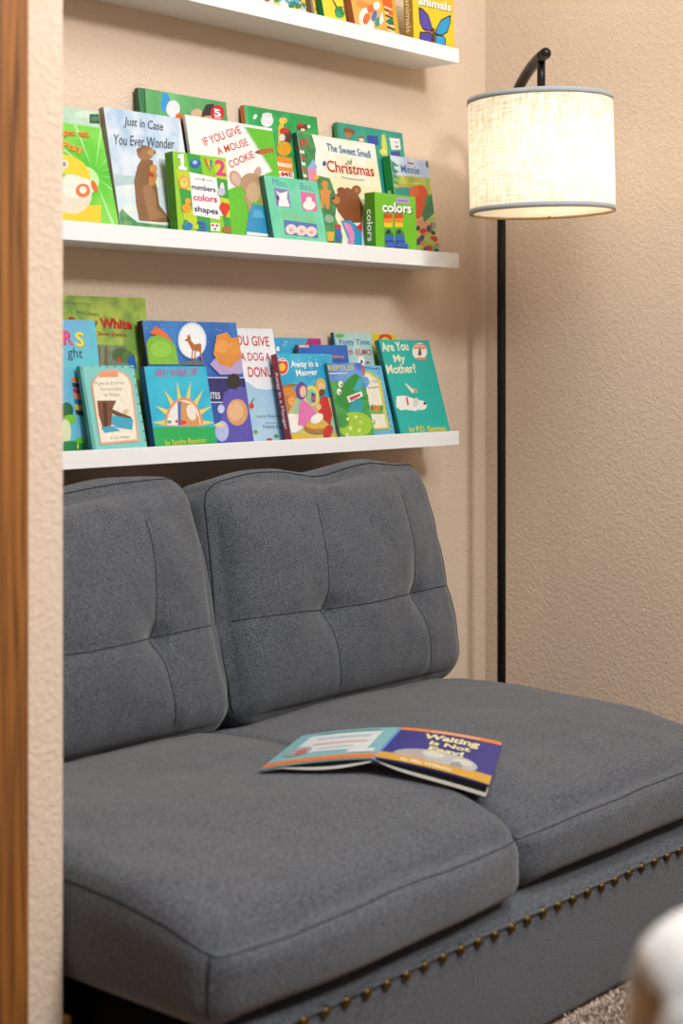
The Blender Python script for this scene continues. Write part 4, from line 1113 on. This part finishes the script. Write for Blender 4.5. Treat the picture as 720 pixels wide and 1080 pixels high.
t.links.new(df.outputs[0], mx.inputs[1]); t.links.new(tr.outputs[0], mx.inputs[2]); t.links.new(mx.outputs[0], out.inputs['Surface'])
R_, ZB, ZT = .1665, 1.446, 1.711
shade = empty('lamp_shade', (SX, SY, (ZB+ZT)/2))
shade.parent = lamp; shade.matrix_parent_inverse = Matrix.Translation(-lamp.location)
# the shade hangs a touch crooked
axis = Vector((CF, SF, 0)); shade.rotation_mode = 'QUATERNION'
from mathutils import Quaternion
shade.rotation_quaternion = Quaternion(axis, math.radians(-1.3))
hz = (ZT - ZB) / 2
def cyl(r, z0, z1, th=.0008, n=96, r2=None):
    bm = bmesh.new(); r2 = r2 or r
    lathe(bm, [(r, z0), (r2, z1), (r2 - th, z1), (r - th, z0), (r, z0)], n); bmesh.ops.remove_doubles(bm, verts=bm.verts, dist=1e-6); return bm
bm = bmesh.new(); lathe(bm, [(R_, -hz), (R_, -hz/3), (R_, hz/3), (R_, hz)], 128)
fab = obj('linen_drum', bm, shm, shade, smooth=True)
trimm = fabric('grey_braid', '7f858a', 'b3b7ba', 1500)
obj('trim_band', cyl(R_ + .0014, -hz, -hz + .0115, .0012), trimm, shade, smooth=True)
obj('trim_band', cyl(R_ + .0014, hz - .0125, hz, .0012), trimm, shade, smooth=True)
brs = mat('c79a4e', .3, .5, .8)
for z_ in (-hz + .001, hz - .001):
    bm = bmesh.new(); tube(bm, [((R_-.002)*cos(2*PI*k/64), (R_-.002)*sin(2*PI*k/64), z_) for k in range(65)], .0016, 8, cap=False)
    obj('wire_ring', bm, brs, shade, smooth=True)
bm = bmesh.new()
for k in range(3):
    a = 2*PI*k/3 + .4
    tube(bm, [(.006*cos(a), .006*sin(a), hz-.012), ((R_-.003)*cos(a), (R_-.003)*sin(a), hz-.002)], .0018, 8)
tube(bm, [(0, 0, hz-.02), (0, 0, hz-.002)], .016, 16)
obj('spider_fitting', bm, brs, shade, smooth=True)
dfm = bpy.data.materials.new('diffuser_acrylic'); dfm.use_nodes = True; t = dfm.node_tree; t.nodes.clear()
out = t.nodes.new('ShaderNodeOutputMaterial'); df = t.nodes.new('ShaderNodeBsdfDiffuse'); tr = t.nodes.new('ShaderNodeBsdfTranslucent'); mx = t.nodes.new('ShaderNodeMixShader')
n = t.nodes.new('ShaderNodeTexNoise'); n.inputs['Scale'].default_value = 40; rp = t.nodes.new('ShaderNodeValToRGB'); rp.color_ramp.elements[0].color = lin('f1ebde'); rp.color_ramp.elements[1].color = lin('fbf8f0')
t.links.new(n.outputs['Fac'], rp.inputs['Fac'])
for s_ in (df, tr): t.links.new(rp.outputs['Color'], s_.inputs['Color'])
mx.inputs[0].default_value = .6; t.links.new(df.outputs[0], mx.inputs[1]); t.links.new(tr.outputs[0], mx.inputs[2]); t.links.new(mx.outputs[0], out.inputs['Surface'])
bm = bmesh.new(); lathe(bm, [(.0001, -hz + .0070), (R_ - .003, -hz + .0070), (R_ - .003, -hz + .0055), (.0001, -hz + .0055)], 96)
dd = obj('diffuser', bm, dfm, shade, smooth=False); dd['label'] = 'white translucent diffuser disc'
for k in range(4):
    a = math.radians(28 + 90*k)
    obj('clip', (lambda b_: b_)(boxes((-.004, -.0015, -.004, .004, .0015, .004))), brs, shade).location = ((R_-.006)*cos(a), (R_-.006)*sin(a), -hz + .004)
bulb_m = bpy.data.materials.new('bulb_glass'); bulb_m.use_nodes = True; bb = bulb_m.node_tree.nodes['Principled BSDF']
bb.inputs['Base Color'].default_value = lin('fff1d8'); bb.inputs['Emission Color'].default_value = (1, .87, .70, 1); bb.inputs['Emission Strength'].default_value = BULB
bm = bmesh.new(); lathe(bm, [(.0001, -.045), (.012, -.043), (.024, -.032), (.030, -.012), (.028, .006), (.018, .026), (.0135, .04), (.0135, .05), (.0001, .05)], 32)
bo = lp('bulb', bm, bulb_m, smooth=True); bo.matrix_parent_inverse = Matrix(); bo.location = (SX - LX + .022, SY - LY - .03, 1.562)
bm = bmesh.new(); tube(bm, [(0, 0, .048), (0, 0, .095)], .019, 20)
so = lp('socket', bm, iron, smooth=True); so.matrix_parent_inverse = Matrix(); so.location = (SX - LX + .022, SY - LY - .03, 1.562)

# ------------------------------------------------------------------ side chair close to the camera
tanf = fabric('tan_upholstery', '8f6f4a', 'c19d72', 500)
whf = fabric('white_fleece', 'dcdcda', 'f8f8f7', 260, .6)
D0 = 1.0
edge = EYE + ray(652, 1010) * D0
rt = Vector((SF, -CF, 0)); fw = Vector((CF, SF, 0))
chx = edge + rt * .26
chair = empty('side_chair', (chx.x, chx.y, 0), (0, 0, math.atan2(-CF, SF)))
tag(chair, 'tan upholstered chair with a white fleece cover over its rounded back, blurred at lower right', 'chair')
def ch(name, cu, nx=24, ny=10, nz=24, m=tanf):
    return obj(name, cu.mesh(nx, ny, nz), m, chair, smooth=True)
TOPZ = .752
arch = lambda q, x, y, z: Vector((q.x, q.y, q.z - .022*abs(x)**2*max(0, z)))
ch('backrest', Cushion((.50, .10, .44), .045, (.01, .01, .015, .015, .01, 0), loc=(0, 0, TOPZ - .22), warp=arch))
ch('seat', Cushion((.48, .44, .10), .04, (0, 0, .01, 0, .02, 0), loc=(0, .26, .40)), 24, 24, 8)
ch('seat_rail', Cushion((.46, .46, .05), .008, (0,)*6, loc=(0, .25, .33)), 4, 4, 4, oak)
for s_ in (-1, 1):
    for y_ in (.04, .45):
        bm = bmesh.new(); tube(bm, [(s_*.215, y_, 0.0), (s_*.21, y_, .32)], [.014, .022], 12)
        obj('leg', bm, oak, chair, smooth=True)
big = Cushion((.51, .116, .45), .05, (.01, .01, .015, .015, .014, 0), loc=(0, 0, TOPZ - .22), warp=arch)
bm = bmesh.new(); N_ = 40; M_ = 50; g = {}
for i in range(N_ + 1):
    x = -1 + 2 * i / N_
    hang = min(1.3, .16 + 2.2*(i/N_)) + .03*sin(i*.9)
    for j in range(M_ + 1):
        total = hang + .30 + .9; s_ = (j / M_) * total
        if s_ < hang: p = big.at(x, -1, max(-.95, 1 - (hang - s_)), .003*sin(i*1.1)*(1-s_/hang))
        elif s_ < hang + .30: p = big.at(x, -1 + 2*(s_-hang)/.30, 1, .002)
        else: p = big.at(x, 1, 1 - (s_-hang-.30), .002)
        g[i, j] = bm.verts.new(p)
for i in range(N_):
    for j in range(M_): bm.faces.new((g[i,j], g[i+1,j], g[i+1,j+1], g[i,j+1]))
thr = obj('fleece_cover', bm, whf, chair, smooth=True); thr['label'] = 'white fleece cover hanging over the chair back'
sm_ = thr.modifiers.new('thickness', 'SOLIDIFY'); sm_.thickness = .007; sm_.offset = 1

# ------------------------------------------------------------------ light
w = bpy.data.worlds.new('room_ambient'); S.world = w; w.use_nodes = True
w.node_tree.nodes['Background'].inputs[0].default_value = (.92, .96, 1, 1)
w.node_tree.nodes['Background'].inputs[1].default_value = AMB
def area(name, loc, target, sx, sy, power, col):
    l = bpy.data.lights.new(name, 'AREA'); l.shape = 'RECTANGLE'; l.size = sx; l.size_y = sy; l.energy = power; l.color = col
    o = bpy.data.objects.new(name, l); C.objects.link(o); o.location = loc
    o.rotation_euler = (Vector(target) - Vector(loc)).to_track_quat('-Z', 'Y').to_euler()
    return o
for a_ in LIGHTS: area(*a_)
S.view_settings.view_transform = 'Standard'; S.view_settings.look = 'None'
S.view_settings.exposure = EXPO; S.view_settings.gamma = 1; S.view_settings.use_curve_mapping = False
S.cycles.use_denoising = True
S.cycles.max_bounces = 8
